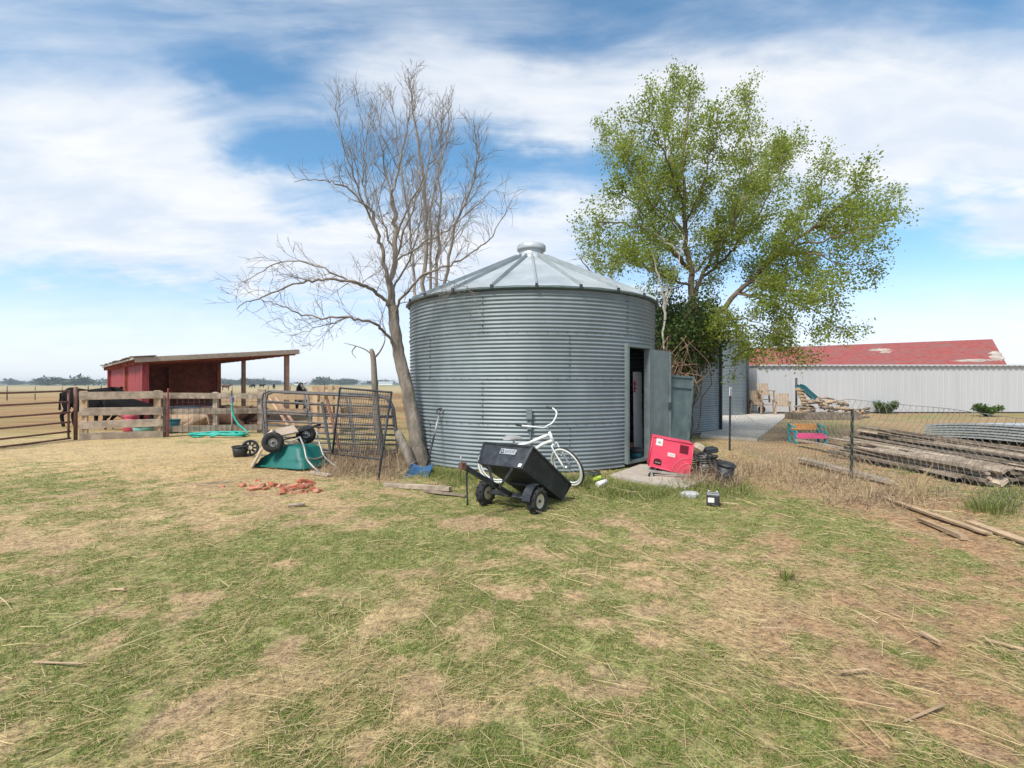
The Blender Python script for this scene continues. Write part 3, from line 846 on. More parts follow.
root = thing('barn', 'barn with a faded red shingle roof rising behind the white shed', 'barn', (29.6, 31, 0))
rd = Vector((-.8, .6, 0)); nd = Vector((-.6, -.8, 0)); A = Vector((33.3, 36, 0)); Lb = 17.5
ez, rz_ = 2.62, 4.69
def roof_mat():
    m = bpy.data.materials.new('red_shingles'); m.use_nodes = True
    T = NT(m.node_tree); bs = T.n['Principled BSDF']; tc = T.new('ShaderNodeTexCoord'); o = tc.outputs['Object']
    n = T.noise(o, 3.5, 4, .6); c = T.mix(T.ramp(n, .3, .7), (.30, .055, .048, 1), (.41, .095, .08, 1))
    br = T.new('ShaderNodeTexBrick'); T.put(br.inputs['Vector'], T.mapping(o, (1, 1, 1))); br.inputs['Scale'].default_value = 2.2
    br.inputs['Color1'].default_value = (1, 1, 1, 1); br.inputs['Color2'].default_value = (.74, .7, .7, 1); br.inputs['Mortar'].default_value = (.45, .42, .42, 1); br.inputs['Mortar Size'].default_value = .03
    c = T.mix(.75, c, br.outputs[0], 'MULTIPLY')
    worn = T.ramp(T.noise(T.mapping(o, (.22, 1, 1)), 2.4, 6, .72, .4), .46, .57)
    c = T.mix(T.math('MULTIPLY', worn, .75), c, (.20, .10, .09, 1))
    T.put(bs.inputs['Base Color'], c); bs.inputs['Roughness'].default_value = .9
    return m
red_roof = roof_mat()
# local frame on the slope keeps the shingle courses level
slope = Vector((nd.x * 6.2, nd.y * 6.2, ez - rz_)); sl = slope.normalized(); nrm = rd.cross(sl).normalized()
if nrm.z < 0: nrm = -nrm
def roof_sheet(name, s, parent):
    dirn = Vector((sl.x * s, sl.y * s, sl.z)); nn = Vector((nrm.x * s, nrm.y * s, nrm.z))
    Mx = Matrix(((rd.x, dirn.x, nn.x, 0), (rd.y, dirn.y, nn.y, 0), (rd.z, dirn.z, nn.z, 0), (0, 0, 0, 1)))
    o0 = A + Vector((0, 0, rz_)) - rd * .35
    ln = slope.length + .35; mb = MB(); mb.box((Lb / 2 + .35, ln / 2, -.06), (Lb + .7, ln, .12))
    o = link(name, mb.mesh(name), red_roof, parent); W = Matrix.Translation(o0) @ Mx
    o.matrix_local = WM[parent].inverted() @ W; WM[o] = W
    return o
r1 = roof_sheet('roof', 1, root); r2 = roof_sheet('roof', -1, root)
# bare patches where shingles are gone: boards showing
pat = M('bare_roof_boards', (.38, .33, .28), .9, 0, .3, 2, .1, stain=(.32, .2, .17), samt=.6, sscale=1.5)
def patch(cx, cy, rx, ry, seed):
    g = random.Random(seed); mb = MB(); n = 26
    top = [(cx + rx * (1 + g.uniform(-.35, .25)) * math.cos(2 * math.pi * i / n), cy + ry * (1 + g.uniform(-.4, .3)) * math.sin(2 * math.pi * i / n), .014) for i in range(n)]
    mb.add(top + [(a, b, -.01) for a, b, c in top], [tuple(range(n))] + [(i, n + i, n + (i + 1) % n, (i + 1) % n) for i in range(n)])
    o = mb.part('bare_patch', pat, r1, False)
    o.data.update(); return o
patch(6.3, 1.9, .75, .4, 1); patch(1.4, 5.2, 1.0, .28, 2); patch(.3, 4.7, .35, .7, 3); patch(.25, 3.7, .3, .5, 6); patch(6.0, 2.6, .4, .25, 8)
mb = MB()
def bp_(t, w, z): return A + rd * t + nd * w + Vector((0, 0, z))
g_ = lambda t: [bp_(t, 6, 0), bp_(t, 6, ez - .08), bp_(t, 0, rz_ - .14), bp_(t, -6, ez - .08), bp_(t, -6, 0)]
v = g_(0) + g_(Lb)
mb.add(v, [(0, 1, 2, 3, 4), (9, 8, 7, 6, 5), (0, 5, 6, 1), (3, 8, 9, 4)])
mb.part('wall', cream_wall, root)

# ------------------------------------------------------------------ red loafing shed
SB = Vector((-12.9, 18.0, 0)); SU = Vector((.735, .68, 0)); SD = Vector((-.68, .735, 0))
zB, zC = 2.43, 2.90
root = thing('loafing_shed', 'open red livestock shed with a sloping grey roof behind the board fence', 'shed', SB)
def sp(u, w, z): return SB + SU * u + SD * w + Vector((0, 0, z))
def rz2(u): return zB + (zC - zB) * u / 5.0
mb = MB()
mb.hexa([sp(-.35, -.5, rz2(-.35)), sp(5.1, -.5, rz2(5.1)), sp(5.1, 11.8, rz2(5.1)), sp(-.35, 11.8, rz2(-.35)), sp(-.35, -.5, rz2(-.35) + .06), sp(5.1, -.5, rz2(5.1) + .06), sp(5.1, 11.8, rz2(5.1) + .06), sp(-.35, 11.8, rz2(-.35) + .06)])
roof = mb.part('roof', M('tin_roof', (.42, .39, .36), .6, .3, .2, 2, .1, stain=(.28, .2, .16), samt=.5), root)
mb = MB(); mb.beam(sp(-.35, -.53, rz2(-.35) - .03), sp(5.1, -.53, rz2(5.1) - .03), .05, .17, jit=.01); mb.beam(sp(5.13, -.5, rz2(5.1) - .03), sp(5.13, 11.8, rz2(5.1) - .03), .05, .17)
mb.part('fascia', wood_pale, root)
mb = MB()
for i in range(14):
    w = -.3 + i * .9; mb.beam(sp(-.3, w, rz2(-.3) - .09), sp(5.05, w, rz2(5.05) - .09), .05, .16)
mb.part('rafters', dark_red, root)
for i in range(16):     # ragged loose sheet ends on the low edge
    mb = MB(); w = -.4 + i * .77; mb.beam(sp(-.42 + rng.uniform(-.08, .08), w, rz2(-.4) + .085 + rng.uniform(0, .02)), sp(.25, w, rz2(.25) + .085), .45, .03, jit=.012); mb.part('roof_board', wood_brown, roof)
# back wall: red panels, facing the yard at a slant
mb = MB()
for i in range(11):
    a, b = .05 + i * 1.07, .05 + (i + 1) * 1.07 - .03
    mb.hexa([sp(.03, a, .08), sp(-.03, a, .08), sp(-.03, b, .08), sp(.03, b, .08), sp(.03, a, 2.30), sp(-.03, a, 2.30), sp(-.03, b, 2.30), sp(.03, b, 2.30)])
mb.part('red_wall', barn_red, root)
mb = MB(); mb.hexa([sp(.0, 11.6, .05), sp(4.9, 11.6, .05), sp(4.9, 11.68, .05), sp(.0, 11.68, .05), sp(.0, 11.6, 2.405), sp(4.9, 11.6, 2.865), sp(4.9, 11.68, 2.865), sp(.0, 11.68, 2.405)])
for z in (.7, 1.5): mb.beam(sp(.1, 11.55, z), sp(4.9, 11.55, z), .05, .14)
mb.beam(sp(2.5, 11.53, .05), sp(2.5, 11.53, 2.45), .14, .1)
mb.part('end_wall', dark_red, root)
for (u, w, m, s) in ((0, 0, barn_red, .2), (-.05, 4.6, dark_red, .16), (-.05, 11.4, barn_red, .2), (4.9, .25, red_post, .17), (4.9, 6.4, red_post, .17), (4.9, 11.3, dark_red, .2)):
    mb = MB(); mb.beam(sp(u, w, 0), sp(u, w, rz2(u) - .02), s, s, up=SU); mb.part('post', m, root)

# ------------------------------------------------------------------ corral fences
root = thing('pipe_gate', 'rusty red brown six rail pipe gate at the left edge of the corral', 'gate', (-12.1, 13.2, 0))
ge, gs = Vector((-12.2, 14.15, 0)), Vector((-12.75, 10.4, 0))
for z in (1.36, 1.06, .77, .50, .24, .05):
    mb = MB(); mid = gs.lerp(ge, .5) + Vector((0, 0, z - .03)); mb.tube(catmull([gs + Vector((0, 0, z + .01)), mid, ge + Vector((0, 0, z))], 8), .026, 8); mb.part('rail', rust, root)
for t in (.03, .985):
    mb = MB(); q = gs.lerp(ge, t); mb.tube([q + Vector((0, 0, .04)), q + Vector((0, 0, 1.38))], .028, 8); mb.part('upright', rust, root)
mb = MB(); mb.cyl((-12.12, 14.22, 0), (-12.12, 14.22, 1.47), .048, None, 10); mb.solo('gate_post', rust, 'rusty round steel post between the pipe gate and the board gate', 'post')

root = thing('board_gate', 'weathered grey wooden gate of four wide planks in front of the black cow', 'gate', (-11, 14.5, 0))
ga, gb = G(80, 440.5), G(163, 437.0)
def gp(t, z, o=0.0):
    q = ga.lerp(gb, t); d = (gb - ga).normalized(); return q + Vector((d.y, -d.x, 0)) * o + Vector((0, 0, z))
for z in (1.22, .79, .42, .10):
    mb = MB(); mb.beam(gp(-.005, z, .05), gp(1.0, z + rng.uniform(-.02, .03), .05), .045, .21, jit=.008); mb.part('plank', wood_grey, root)
for t in (.045, .93):
    mb = MB(); mb.beam(gp(t, .02, 0), gp(t, 1.36, 0), .2, .05, up=(0, 1, 0), jit=.008); mb.part('upright', wood_tan, root)

root = thing('rail_fence', 'weathered three rail board fence with wire mesh in front of the shed', 'fence', (-9.1, 15.6, 0))
fa, fb = G(166, 436.5), G(262, 432.6)
def fp(t, z, o=0.0):
    q = fa.lerp(fb, t); d = (fb - fa).normalized(); return q + Vector((d.y, -d.x, 0)) * o + Vector((0, 0, z))
for z in (1.19, .72, .20):
    mb = MB(); mb.beam(fp(-.03, z + .02, .04), fp(1.0, z - .02, .04), .045, .17, jit=.01); mb.part('rail', wood_grey, root)
for t in (.0, .5, 1.0):
    mb = MB(); mb.beam(fp(t, 0, -.04), fp(t, 1.30 + .08 * (t > .9), -.04), .22 if t > .9 else .12, .12, up=(0, 1, 0), jit=.012); mb.part('post', wood_grey, root)
mb = MB()
for i in range(19): mb.tube([fp(i / 18, .02, .085), fp(i / 18, 1.2, .085)], .0045, 4)
for z in (.1, .4, .7, 1.0): mb.tube([fp(0, z, .09), fp(1, z, .09)], .0035, 4)
mb.part('wire_mesh', dark_steel, root)
mb = MB(); q = G(167.5, 436.8); mb.beam(q, q + Vector((.02, 0, 1.42)), .04, .012, up=(0, 1, 0)); mb.beam(q + Vector((0, -.018, 0)), q + Vector((.02, -.018, 1.42)), .012, .024, up=(0, 1, 0))
mb.solo('steel_post', M('faded_red_stake', (.38, .09, .09), .7, 0, .25, 8, .1), 'thin faded red steel stake beside the board gate', 'post')

root = thing('back_fence', 'old two rail wooden fence running behind the stored tube gates', 'fence', (-4.5, 16.6, 0))
ba, bb = G(264, 432.4), Vector((-3.0, 17.4, 0))
for z in (1.12, .66):
    mb = MB(); mb.beam(ba + Vector((0, 0, z)), bb + Vector((0, 0, z + .03)), .045, .18, jit=.012); mb.part('rail', wood_tan, root)
for t in (.33, .66, 1.0):
    mb = MB(); q = ba.lerp(bb, t) + Vector((0, .07, 0)); mb.beam(q, q + Vector((0, 0, 1.38)), .14, .12, up=(0, 1, 0), jit=.01); mb.part('post', wood_tan, root)
root = thing('wooden_pallet', 'upright wooden pallet standing against the back rail fence', 'pallet', (-6, 16.7, 0))
for i, px in enumerate((315, 322.5, 330.5, 338)):
    mb = MB(); mb.beam(P(px, 434, 16.35), P(px, 385.2, 16.5), .15, .03, up=(0, 1, 0), jit=.01); mb.part('slat', wood_tan, root)
for py in (388, 408, 427):
    mb = MB(); mb.beam(P(312.5, py, 16.5), P(341, py, 16.55), .05, .11, jit=.008); mb.part('crosspiece', wood_tan, root)
# far field posts
for i, (px, Y) in enumerate(((7, 48), (35, 50), (62, 52), (88, 54), (101, 55), (232, 60), (268, 61), (290, 62))):
    mb = MB(); q = P(px, 0, Y); q.z = 0; mb.cyl(q, q + Vector((.02, 0, 1.35)), .055, .05, 6)
    mb.solo('field_post', wood_brown, 'thin dark post of the far pasture wire fence', 'post', 'posts of the far pasture fence')

# ------------------------------------------------------------------ stored tube gates, mesh panel, hydrant, hose
def tube_gate(label, p0, p1, h0, h1, lean, nr, mat, loop=False):
    """p0, p1 on the ground; the panel leans along 'lean' towards its top"""
    root = thing('tube_gate', label, 'gate', (p0 + p1) / 2)
    d = (p1 - p0); L = d.length; d.normalize()
    def q(s, t):                          # s metres along, t 0..1 up
        h = h0 + (h1 - h0) * s / L
        return p0 + d * s + Vector(lean) * t + Vector((0, 0, .1 + h * t))
    c = .22
    fr = [q(c, 0), q(L - c, 0), q(L - .06, .03), q(L, .18), q(L, .80), q(L - .06, .95), q(L - c, 1), q(c, 1), q(.06, .95), q(0, .80), q(0, .18), q(.06, .03)]
    mb = MB(); mb.tube(fr, .027, 8, closed=True); mb.part('frame', mat, root)
    for i in range(1, nr):
        mb = MB(); t = i / nr; mb.tube(catmull([q(0, t), q(L * .5, t - .012), q(L, t)], 7), .021, 7); mb.part('rail', mat, root)
    for s in (.36, .68):
        mb = MB(); mb.beam(q(L * s, .01), q(L * s - .02, .99), .035, .02, up=(0, 1, 0)); mb.part('brace', mat, root)
    return root, q
ta, qa = tube_gate('grey steel tube gate leaning in front, nearest the upturned barrow', Vector((-5.32, 11.15, 0)), Vector((-2.32, 10.55, 0)), 1.28, 1.16, (-.22, .32, 0), 6, gate_steel)
tb, qb = tube_gate('grey steel tube gate leaning behind another gate, its left end showing past it', Vector((-5.55, 11.55, 0)), Vector((-2.42, 10.95, 0)), 1.29, 1.2, (-.3, .36, 0), 5, gate_steel)
mb = MB(); cc = P(306.5, 408, 10.95); mb.torus(cc, (.3, 1, 0), .075, .016, 16, 6); mb.tube([cc, cc + Vector((.02, -.02, -.2))], .014, 6)
mb.part('latch', gate_steel, ta)
# crossing angle irons standing against the gates
for i, (a, b) in enumerate((((331, 455, 10.6), (322, 402, 10.9)), ((341, 455, 10.5), (327, 399, 10.8)))):
    mb = MB(); mb.beam(P(*a), P(*b), .05, .03, up=(0, 1, 0))
    mb.solo('steel_bar', (dark_steel, rust)[i], ('rusty thin steel bar leaning on the tube gates, the left one of a crossed pair', 'dark thicker steel bar leaning on the tube gates beside the mesh panel')[i == 0], 'bar')
for i, (a, b) in enumerate((((290, 428, 11.9), (270, 398, 12.4)), ((297, 428, 11.9), (276, 397, 12.4)))):
    mb = MB(); mb.beam(P(*a), P(*b), .05, .05, up=(0, 1, 0))
    mb.solo('red_pole', red_post, ('lower of two slanting reddish poles behind the tube gates', 'upper of two slanting reddish poles behind the tube gates')[i], 'pole')

root = thing('mesh_panel', 'black framed wire mesh gate panel leaning on the tube gates by the bare tree', 'panel', G(378, 480))
TL, TR, BL, BRt = P(340, 388, 10.25), P(391.5, 392.3, 8.95), P(332.5, 454, 10.0), P(378, 480, 8.27)
mb = MB(); mb.tube([BRt, TR], .022, 8); mb.tube([TR, TL], .018, 8); mb.tube([TL, BL], .022, 8)
BRm = BRt.lerp(TR, .22)
mb.tube([BL, BRm], .014, 8); mb.part('frame', black_paint, root)
mb = MB()
for i in range(1, 21):
    t = i / 21; mb.tube([TL.lerp(TR, t), BL.lerp(BRm, t)], .0042, 4)
for i in range(1, 14):
    t = i / 14; mb.tube([TL.lerp(BL, t), TR.lerp(BRm, t)], .0042, 4)
mb.part('wire_mesh', dark_steel, root)

root = thing('yard_hydrant', 'grey standpipe with a purple handle and a teal hose hanging from it', 'hydrant', G(232, 434.5))
q = G(232, 434.5)
mb = MB(); mb.cyl(q, q + Vector((0, 0, 1.02)), .027, None, 10); mb.part('standpipe', pale_tube, root)
mb = MB(); mb.box(q + Vector((0, 0, 1.07)), (.09, .10, .17), None, .02); mb.cyl(q + Vector((.02, -.04, 1.04)), q + Vector((.06, -.12, .96)), .022, None, 8); mb.part('head', M('faded_purple', (.14, .13, .22), .6, 0, .2, 6, .05), root)
mb = MB(); mb.beam(q + Vector((0, 0, 1.16)), q + Vector((-.03, .02, 1.34)), .03, .02, up=(0, 1, 0)); mb.part('handle', dark_steel, root)
pts = [q + Vector((.06, -.12, .96)), q + Vector((.10, -.16, .7)), q + Vector((.28, -.2, .36)), q + Vector((.62, -.3, .10)), q + Vector((.66, -.6, .03))]
for i in range(1, 64):
    a = i * .42; k = 1 + .12 * math.sin(i * 1.7); cx, cy = q.x - .15, q.y - .55
    pts.append(Vector((cx + (.80 * k) * math.cos(a + .2), cy - .36 * k * math.sin(a + .2) * (1 + .1 * math.cos(i)), .03 + .012 * (i % 7))))
mb = MB(); mb.tube(catmull(pts, 340), .027, 6)
mb.solo('garden_hose', teal_hose, 'teal garden hose hanging from the standpipe and coiled on the dirt', 'hose')

root = thing('feed_bucket', 'low black rubber feed bucket on the bare dirt', 'bucket', G(240, 456.5))
q = G(240, 456.5)
mb = MB(); mb.lathe([(0, 0), (.125, 0), (.155, .21), (.145, .21), (.117, .03), (0, .03)], q, n=26); mb.part('bucket_wall', black_poly, root)
mb = MB(); mb.torus(q + Vector((0, 0, .215)), (0, 0, 1), .157, .014, 26, 8); mb.part('rim', black_poly, root)
root = thing('spoked_wheel', 'black spoked plastic wheel with a cream hub leaning on the feed bucket', 'wheel', G(250, 456))
q = G(250, 456) + Vector((0, 0, .175)); ax = Vector((.45, -.87, .18)).normalized()
mb = MB(); mb.torus(q, ax, .15, .028, 30, 8); mb.part('rim', black_poly, root)
mb = MB(); u = ax.cross(Vector((0, 0, 1))).normalized(); w = ax.cross(u)
for i in range(8):
    a = i * math.pi / 4; e = u * math.cos(a) + w * math.sin(a); mb.beam(q + e * .04, q + e * .145, .045, .012, up=ax)
mb.part('spokes', black_poly, root)
mb = MB(); mb.cyl(q - ax * .02, q + ax * .04, .05, .045, 18); mb.part('hub', cream, root)

# ------------------------------------------------------------------ overturned wheelbarrow
root = thing('wheelbarrow', 'overturned green plastic two wheeled barrow with its grey tube frame in the air', 'wheelbarrow', G(292, 469))
N0 = Vector((-3.74, 9.18, 0)); e1 = Vector((-.93, .37, 0)); e2 = Vector((.37, .93, 0))
def wp(a, b, z): return N0 + e1 * a + e2 * b + Vector((0, 0, z))
def ring(a0, a1, b0, b1, z, cr, nseg=5, bow=0.0):
    pts = []
    for (ca, cb, st) in ((a1 - cr, b1 - cr, 0), (a0 + cr, b1 - cr, 1), (a0 + cr, b0 + cr, 2), (a1 - cr, b0 + cr, 3)):
        for i in range(nseg):
            t = (st + i / (nseg - 1)) * math.pi / 2
            pts.append(wp(ca + cr * math.cos(t), cb + cr * math.sin(t), z))
    return pts
rs = [ring(-.02, 1.20, -.02, .76, .012, .11), ring(-.03, 1.21, -.03, .77, .04, .12), ring(.0, 1.18, .0, .74, .055, .12), ring(.03, 1.12, .02, .72, .15, .12), ring(.06, 1.03, .04, .70, .21, .13), ring(.10, .97, .06, .68, .235, .13), ring(.16, .84, .10, .64, .36, .13), ring(.20, .80, .13, .61, .395, .13), ring(.27, .70, .2, .54, .405, .1)]
mb = MB(); n = len(rs[0])
vs = [p for r_ in rs for p in r_]
fs = [(k * n + j, k * n + (j + 1) % n, (k + 1) * n + (j + 1) % n, (k + 1) * n + j) for k in range(len(rs) - 1) for j in range(n)]
mb.add(vs, fs, True); mb.add(rs[-1], [tuple(range(n))], True)
tub = mb.part('tub', green_poly, root)
mb = MB(); lp = ring(-.045, 1.225, -.045, .785, .03, .13); mb.tube(lp, .018, 6, closed=True); mb.part('rim', green_poly, tub)
for (pos, r_) in ((P(272.8, 442.3, 9.35), .19), (P(306, 434.5, 10.05), .185)):
    ax = (e2 * .92 - e1 * .38).normalized(); ax = Vector((.42, -.9, .02)).normalized()
    wh = MB(); wh.torus(pos, ax, r_ - .058, .058, 34, 12); wo = wh.part('wheel', rubber, root)
    mb = MB(); mb.lathe([(.0, .028), (.03, .03), (.045, .012), (.09, .006), (r_ - .10, .03), (r_ - .085, .035), (r_ - .085, -.035), (.0, -.03)], pos, ax, 28); mb.part('rim', cream if r_ == 0 else pale_tube, wo)
    mb = MB(); mb.cyl(pos, pos + ax * .045, .022, None, 10); mb.part('hub', dark_steel, wo)
mb = MB()
w1, w2 = P(272.8, 442.3, 9.35), P(306, 434.5, 10.05)
mb.tube([w1, w2], .014, 8)
for t in (.2, .8):
    q = w1.lerp(w2, t); mb.tube([q, q + Vector((.12, 0, -.10)), wp(.45, .2 + .3 * t, .40)], .014, 7)
mb.part('axle', dark_steel, root)
H1 = [P(300, 437, 9.5), P(304, 447, 9.2), P(306.5, 458, 9.05), P(311, 464.5, 8.95), P(320, 473, 8.9)]
H2 = [P(316.5, 431, 10.1), P(320, 445, 9.85), P(324, 456, 9.7), P(329, 461, 9.55), P(341, 471, 9.3)]
for h in (H1, H2):
    mb = MB(); mb.tube(catmull(h, 16), .017, 8); mb.part('handle', pale_tube, root)
mb = MB(); mb.tube(catmull([H1[2], H1[2].lerp(H2[2], .5) + Vector((.02, -.03, -.03)), H2[2]], 9), .015, 8); mb.tube([H1[0], P(288, 443, 9.5)], .014, 8); mb.tube([H2[0], P(300, 437, 10.1)], .014, 8); mb.part('cross_tube', pale_tube, root)
mb = MB(); mb.beam(P(297, 432, 9.9), P(319, 425, 9.8), .14, .035); mb.part('skid_plate', black_paint, root)
mb = MB(); pts = [P(251, 468, 9.6), P(257, 458, 9.55), P(263, 447, 9.5), P(266, 438, 9.5), P(272, 432.6, 9.5)]
for i in range(len(pts) - 1): mb.beam(pts[i], pts[i + 1] + (pts[i + 1] - pts[i]) * .06, .30, .03, up=(-.5, -.4, .6))
mb.solo('bent_plank', wood_pale, 'bent pale plank leaning against the wheel of the upturned barrow', 'plank')
mb = MB(); mb.beam(P(277, 433, 9.7), P(296, 429, 9.9), .34, .03, up=(-.1, -.45, .9)); mb.solo('short_board', wood_pale, 'short beige board resting on top of the upturned barrow', 'board')

# ------------------------------------------------------------------ bricks and odd bits by the barrow
gb_ = random.Random(17)
spots = [(gb_.gauss(297, 10), gb_.gauss(488, 3.2), gb_.uniform(0, 3)) for _ in range(22)] + [(gb_.gauss(262, 14), gb_.gauss(487.5, 2.6), gb_.uniform(0, 3)) for _ in range(10)] + [(222, 487, .2)]
for i, (px, py, a) in enumerate(spots):
    q = G(px, py); s = gb_.choice([.9, .55, .4, .35, .7]); Rm = Matrix.Rotation(a, 3, 'Z') @ Matrix.Rotation(gb_.uniform(-.5, .5), 3, 'X') @ Matrix.Rotation(gb_.uniform(-.4, .4), 3, 'Y')
    mb = MB(); mb.box(q + Vector((0, 0, gb_.uniform(-.012, .012))), (.20 * s, .10 * gb_.uniform(.6, 1), .055), Rm, .012)
    mb.v = [(x + gb_.gauss(0, .004), y + gb_.gauss(0, .004), z + gb_.gauss(0, .004)) for x, y, z in mb.v]
    mb.solo('brick', brick, 'broken red brick piece half sunk in the dirt before the barrow', 'brick', 'broken bricks on the dirt')
mb = MB(); mb.box(G(307, 484) + Vector((0, 0, .035)), (.22, .11, .065), Matrix.Rotation(.5, 3, 'Z') @ Matrix.Rotation(.25, 3, 'Y'), .008)
mb.solo('brick', brick, 'whole red brick tilted on the near right of the broken brick scatter', 'brick', 'broken bricks on the dirt')
for i, (a, b, w, m, lab) in enumerate((
    ((385, 486.5), (450, 491.5), .09, wood_brown, 'thick rotten split board lying in the grass left of the black cart'),
    ((425, 492), (466, 497.5), .07, wood_brown, 'thin brown board lying in the grass just left of the black cart'),
    ((310, 473), (331, 477), .12, wood_pale, 'short pale board end beside the barrow handles'),
    ((196, 485), (232, 481.5), .03, wood_brown, 'thin curved stick beside the brick scatter'),
    ((288, 507), (305, 506), .05, wood_brown, 'short dark stick in the grass below the bricks'),
    ((33, 663), (83, 667), .012, wood_tan, 'straight pale stick in the left foreground grass'),
    ((108, 590), (125, 590.5), .018, wood_tan, 'short flat pale chip in the left foreground'),
    ((985, 640), (1024, 651), .013, wood_tan, 'pale stick reaching the right edge of the foreground'),
    ((905, 722), (944, 706), .010, wood_tan, 'pale twig on red dirt in the right foreground'),
    ((921, 633), (940, 646), .022, wood_tan, 'short tan wood splinter in the right foreground'),
    ((838, 673), (867, 672), .012, wood_tan, 'thin tan stick in the foreground, left of the red dirt'),
    ((878.5, 497.5), (988, 536), .085, wood_tan, 'long tan plank lying on the dirt in front of the wire fence'),
    ((920, 521), (965, 540), .07, wood_tan, 'shorter tan plank lying just in front of a longer one'),
    ((970, 524), (1030, 546), .085, wood_tan, 'tan plank running out of the picture at the right edge'))):
    p, q = G(*a), G(*b); mb = MB(); h = min(.03, w * .5) if i else .05
    mb.beam(p + Vector((0, 0, h / 2 + .004)), q + Vector((0, 0, h / 2 + .012)), w, h, jit=.008 if w > .04 else .004)
    mb.solo('board' if w > .045 else 'stick', m, lab, 'board' if w > .045 else 'stick')

# ------------------------------------------------------------------ scoop shovel by the tree
root = thing('scoop_shovel', 'long shovel with a blue scoop leaning on the bin beside the bare tree', 'shovel', G(420, 478))
sa, sb = P(427, 466, 9.15), P(440, 411, 9.62)
mb = MB(); mb.tube([sa, sa.lerp(sb, .55)], .017, 8); mb.part('shaft', black_paint, root)
mb = MB(); mb.tube([sa.lerp(sb, .55), sa.lerp(sb, .92)], .017, 8); mb.part('grip_sleeve', pale_tube, root)
t_ = sb - sa; t_.normalize(); sx = Vector((1, -.1, 0))
mb = MB(); k0 = sa.lerp(sb, .92); mb.tube(catmull([k0, k0 + t_ * .05 + sx * .06, k0 + t_ * .13 + sx * .07, k0 + t_ * .13 - sx * .05, k0 + t_ * .05 - sx * .05, k0], 16), .013, 6); mb.part('handle', black_poly, root)
c0 = [P(412, 463, 9.05), P(433, 463.5, 9.0), P(426, 479, 8.4), P(404, 477, 8.45)]
mb = MB(); V = []
for i in range(7):
    for j in range(9):
        t, s = i / 6, j / 8
        p = c0[0].lerp(c0[1], s).lerp(c0[3].lerp(c0[2], s), t); V.append(p + Vector((0, .02, -.06 * math.sin(math.pi * s) * (1 - .3 * t) - .02)))
F = [(i * 9 + j, i * 9 + j + 1, i * 9 + j + 10, i * 9 + j + 9) for i in range(6) for j in range(8)]
mb.add(V, F, True); mb.add([v + Vector((0, .015, -.012)) for v in V], [f[::-1] for f in F], True)
for s in (0, 8): mb.tube([V[i * 9 + s] for i in range(7)], .014, 6)
mb.tube([V[j] for j in range(9)], .02, 6); mb.tube([V[54 + j] for j in range(9)], .012, 6)
mb.part('scoop', blue_poly, root)

# ------------------------------------------------------------------ black dump cart
AX = Vector((-.02, 6.37, 0)); fw = Vector((-.6, -.8, 0)); rt = Vector((.8, -.6, 0))
root = thing('dump_cart', 'black two wheeled garden dump cart tipped up with its drawbar raised', 'cart', AX)
def cp_(s, r, z): return AX + fw * s + rt * r + Vector((0, 0, z))
FT, FB, RT, RB = (.06, .80), (.22, .56), (-.84, .215), (-.69, .03)
def tubpt(f, d, r):
    """f 0 rear..1 front, d 0 floor..1 rim, r -1..1"""
    a = (RB[0] + (FB[0] - RB[0]) * f, RB[1] + (FB[1] - RB[1]) * f); b = (RT[0] + (FT[0] - RT[0]) * f, RT[1] + (FT[1] - RT[1]) * f)
    s, z = a[0] + (b[0] - a[0]) * d, a[1] + (b[1] - a[1]) * d
    hw = .325 + .045 * d
    return cp_(s, r * hw, z)
def sheet(name, pts_fn, n, m, thick, mat, parent):
    V = []; W = []
    for i in range(n + 1):
        for j in range(m + 1):
            p, q = pts_fn(i / n, j / m); V.append(p); W.append(p + q * thick)
    F = [(i * (m + 1) + j, i * (m + 1) + j + 1, (i + 1) * (m + 1) + j + 1, (i + 1) * (m + 1) + j) for i in range(n) for j in range(m)]
    K = len(V); mb = MB(); mb.add(V + W, F + [tuple(K + a for a in f[::-1]) for f in F])
    return mb.part(name, mat, parent)
up_t = (tubpt(.5, 1, 0) - tubpt(.5, 0, 0)).normalized()
sheet('front_panel', lambda a, b: (tubpt(1.0, b, a * 2 - 1), fw * .6 + Vector((0, 0, .5))), 4, 3, -.006, black_paint, root)
sheet('tailgate', lambda a, b: (tubpt(0, b, a * 2 - 1), fw), 4, 3, .006, black_paint, root)
sheet('floor', lambda a, b: (tubpt(a, 0, b * 2 - 1), up_t), 6, 4, .006, black_paint, root)
for r in (-1, 1): sheet('side_panel', lambda a, b: (tubpt(a, b, r), rt * -r), 8, 3, .006, black_paint, root)
mb = MB(); lp = [tubpt(1, 1.0, -1), tubpt(1, 1.0, 1), tubpt(0, 1.0, 1), tubpt(0, 1.0, -1)]
for i in range(4): mb.beam(lp[i], lp[(i + 1) % 4], .035, .025)
mb.part('rim', black_paint, root)
for r in (-1, 1):
    for e in (0, 1):
        mb = MB(); mb.beam(tubpt(e, 0, r) + rt * (.004 * r * e), tubpt(e, 1, r) + rt * (.004 * r * e), .03, .02, up=fw); mb.part('corner_strip', black_paint, root)
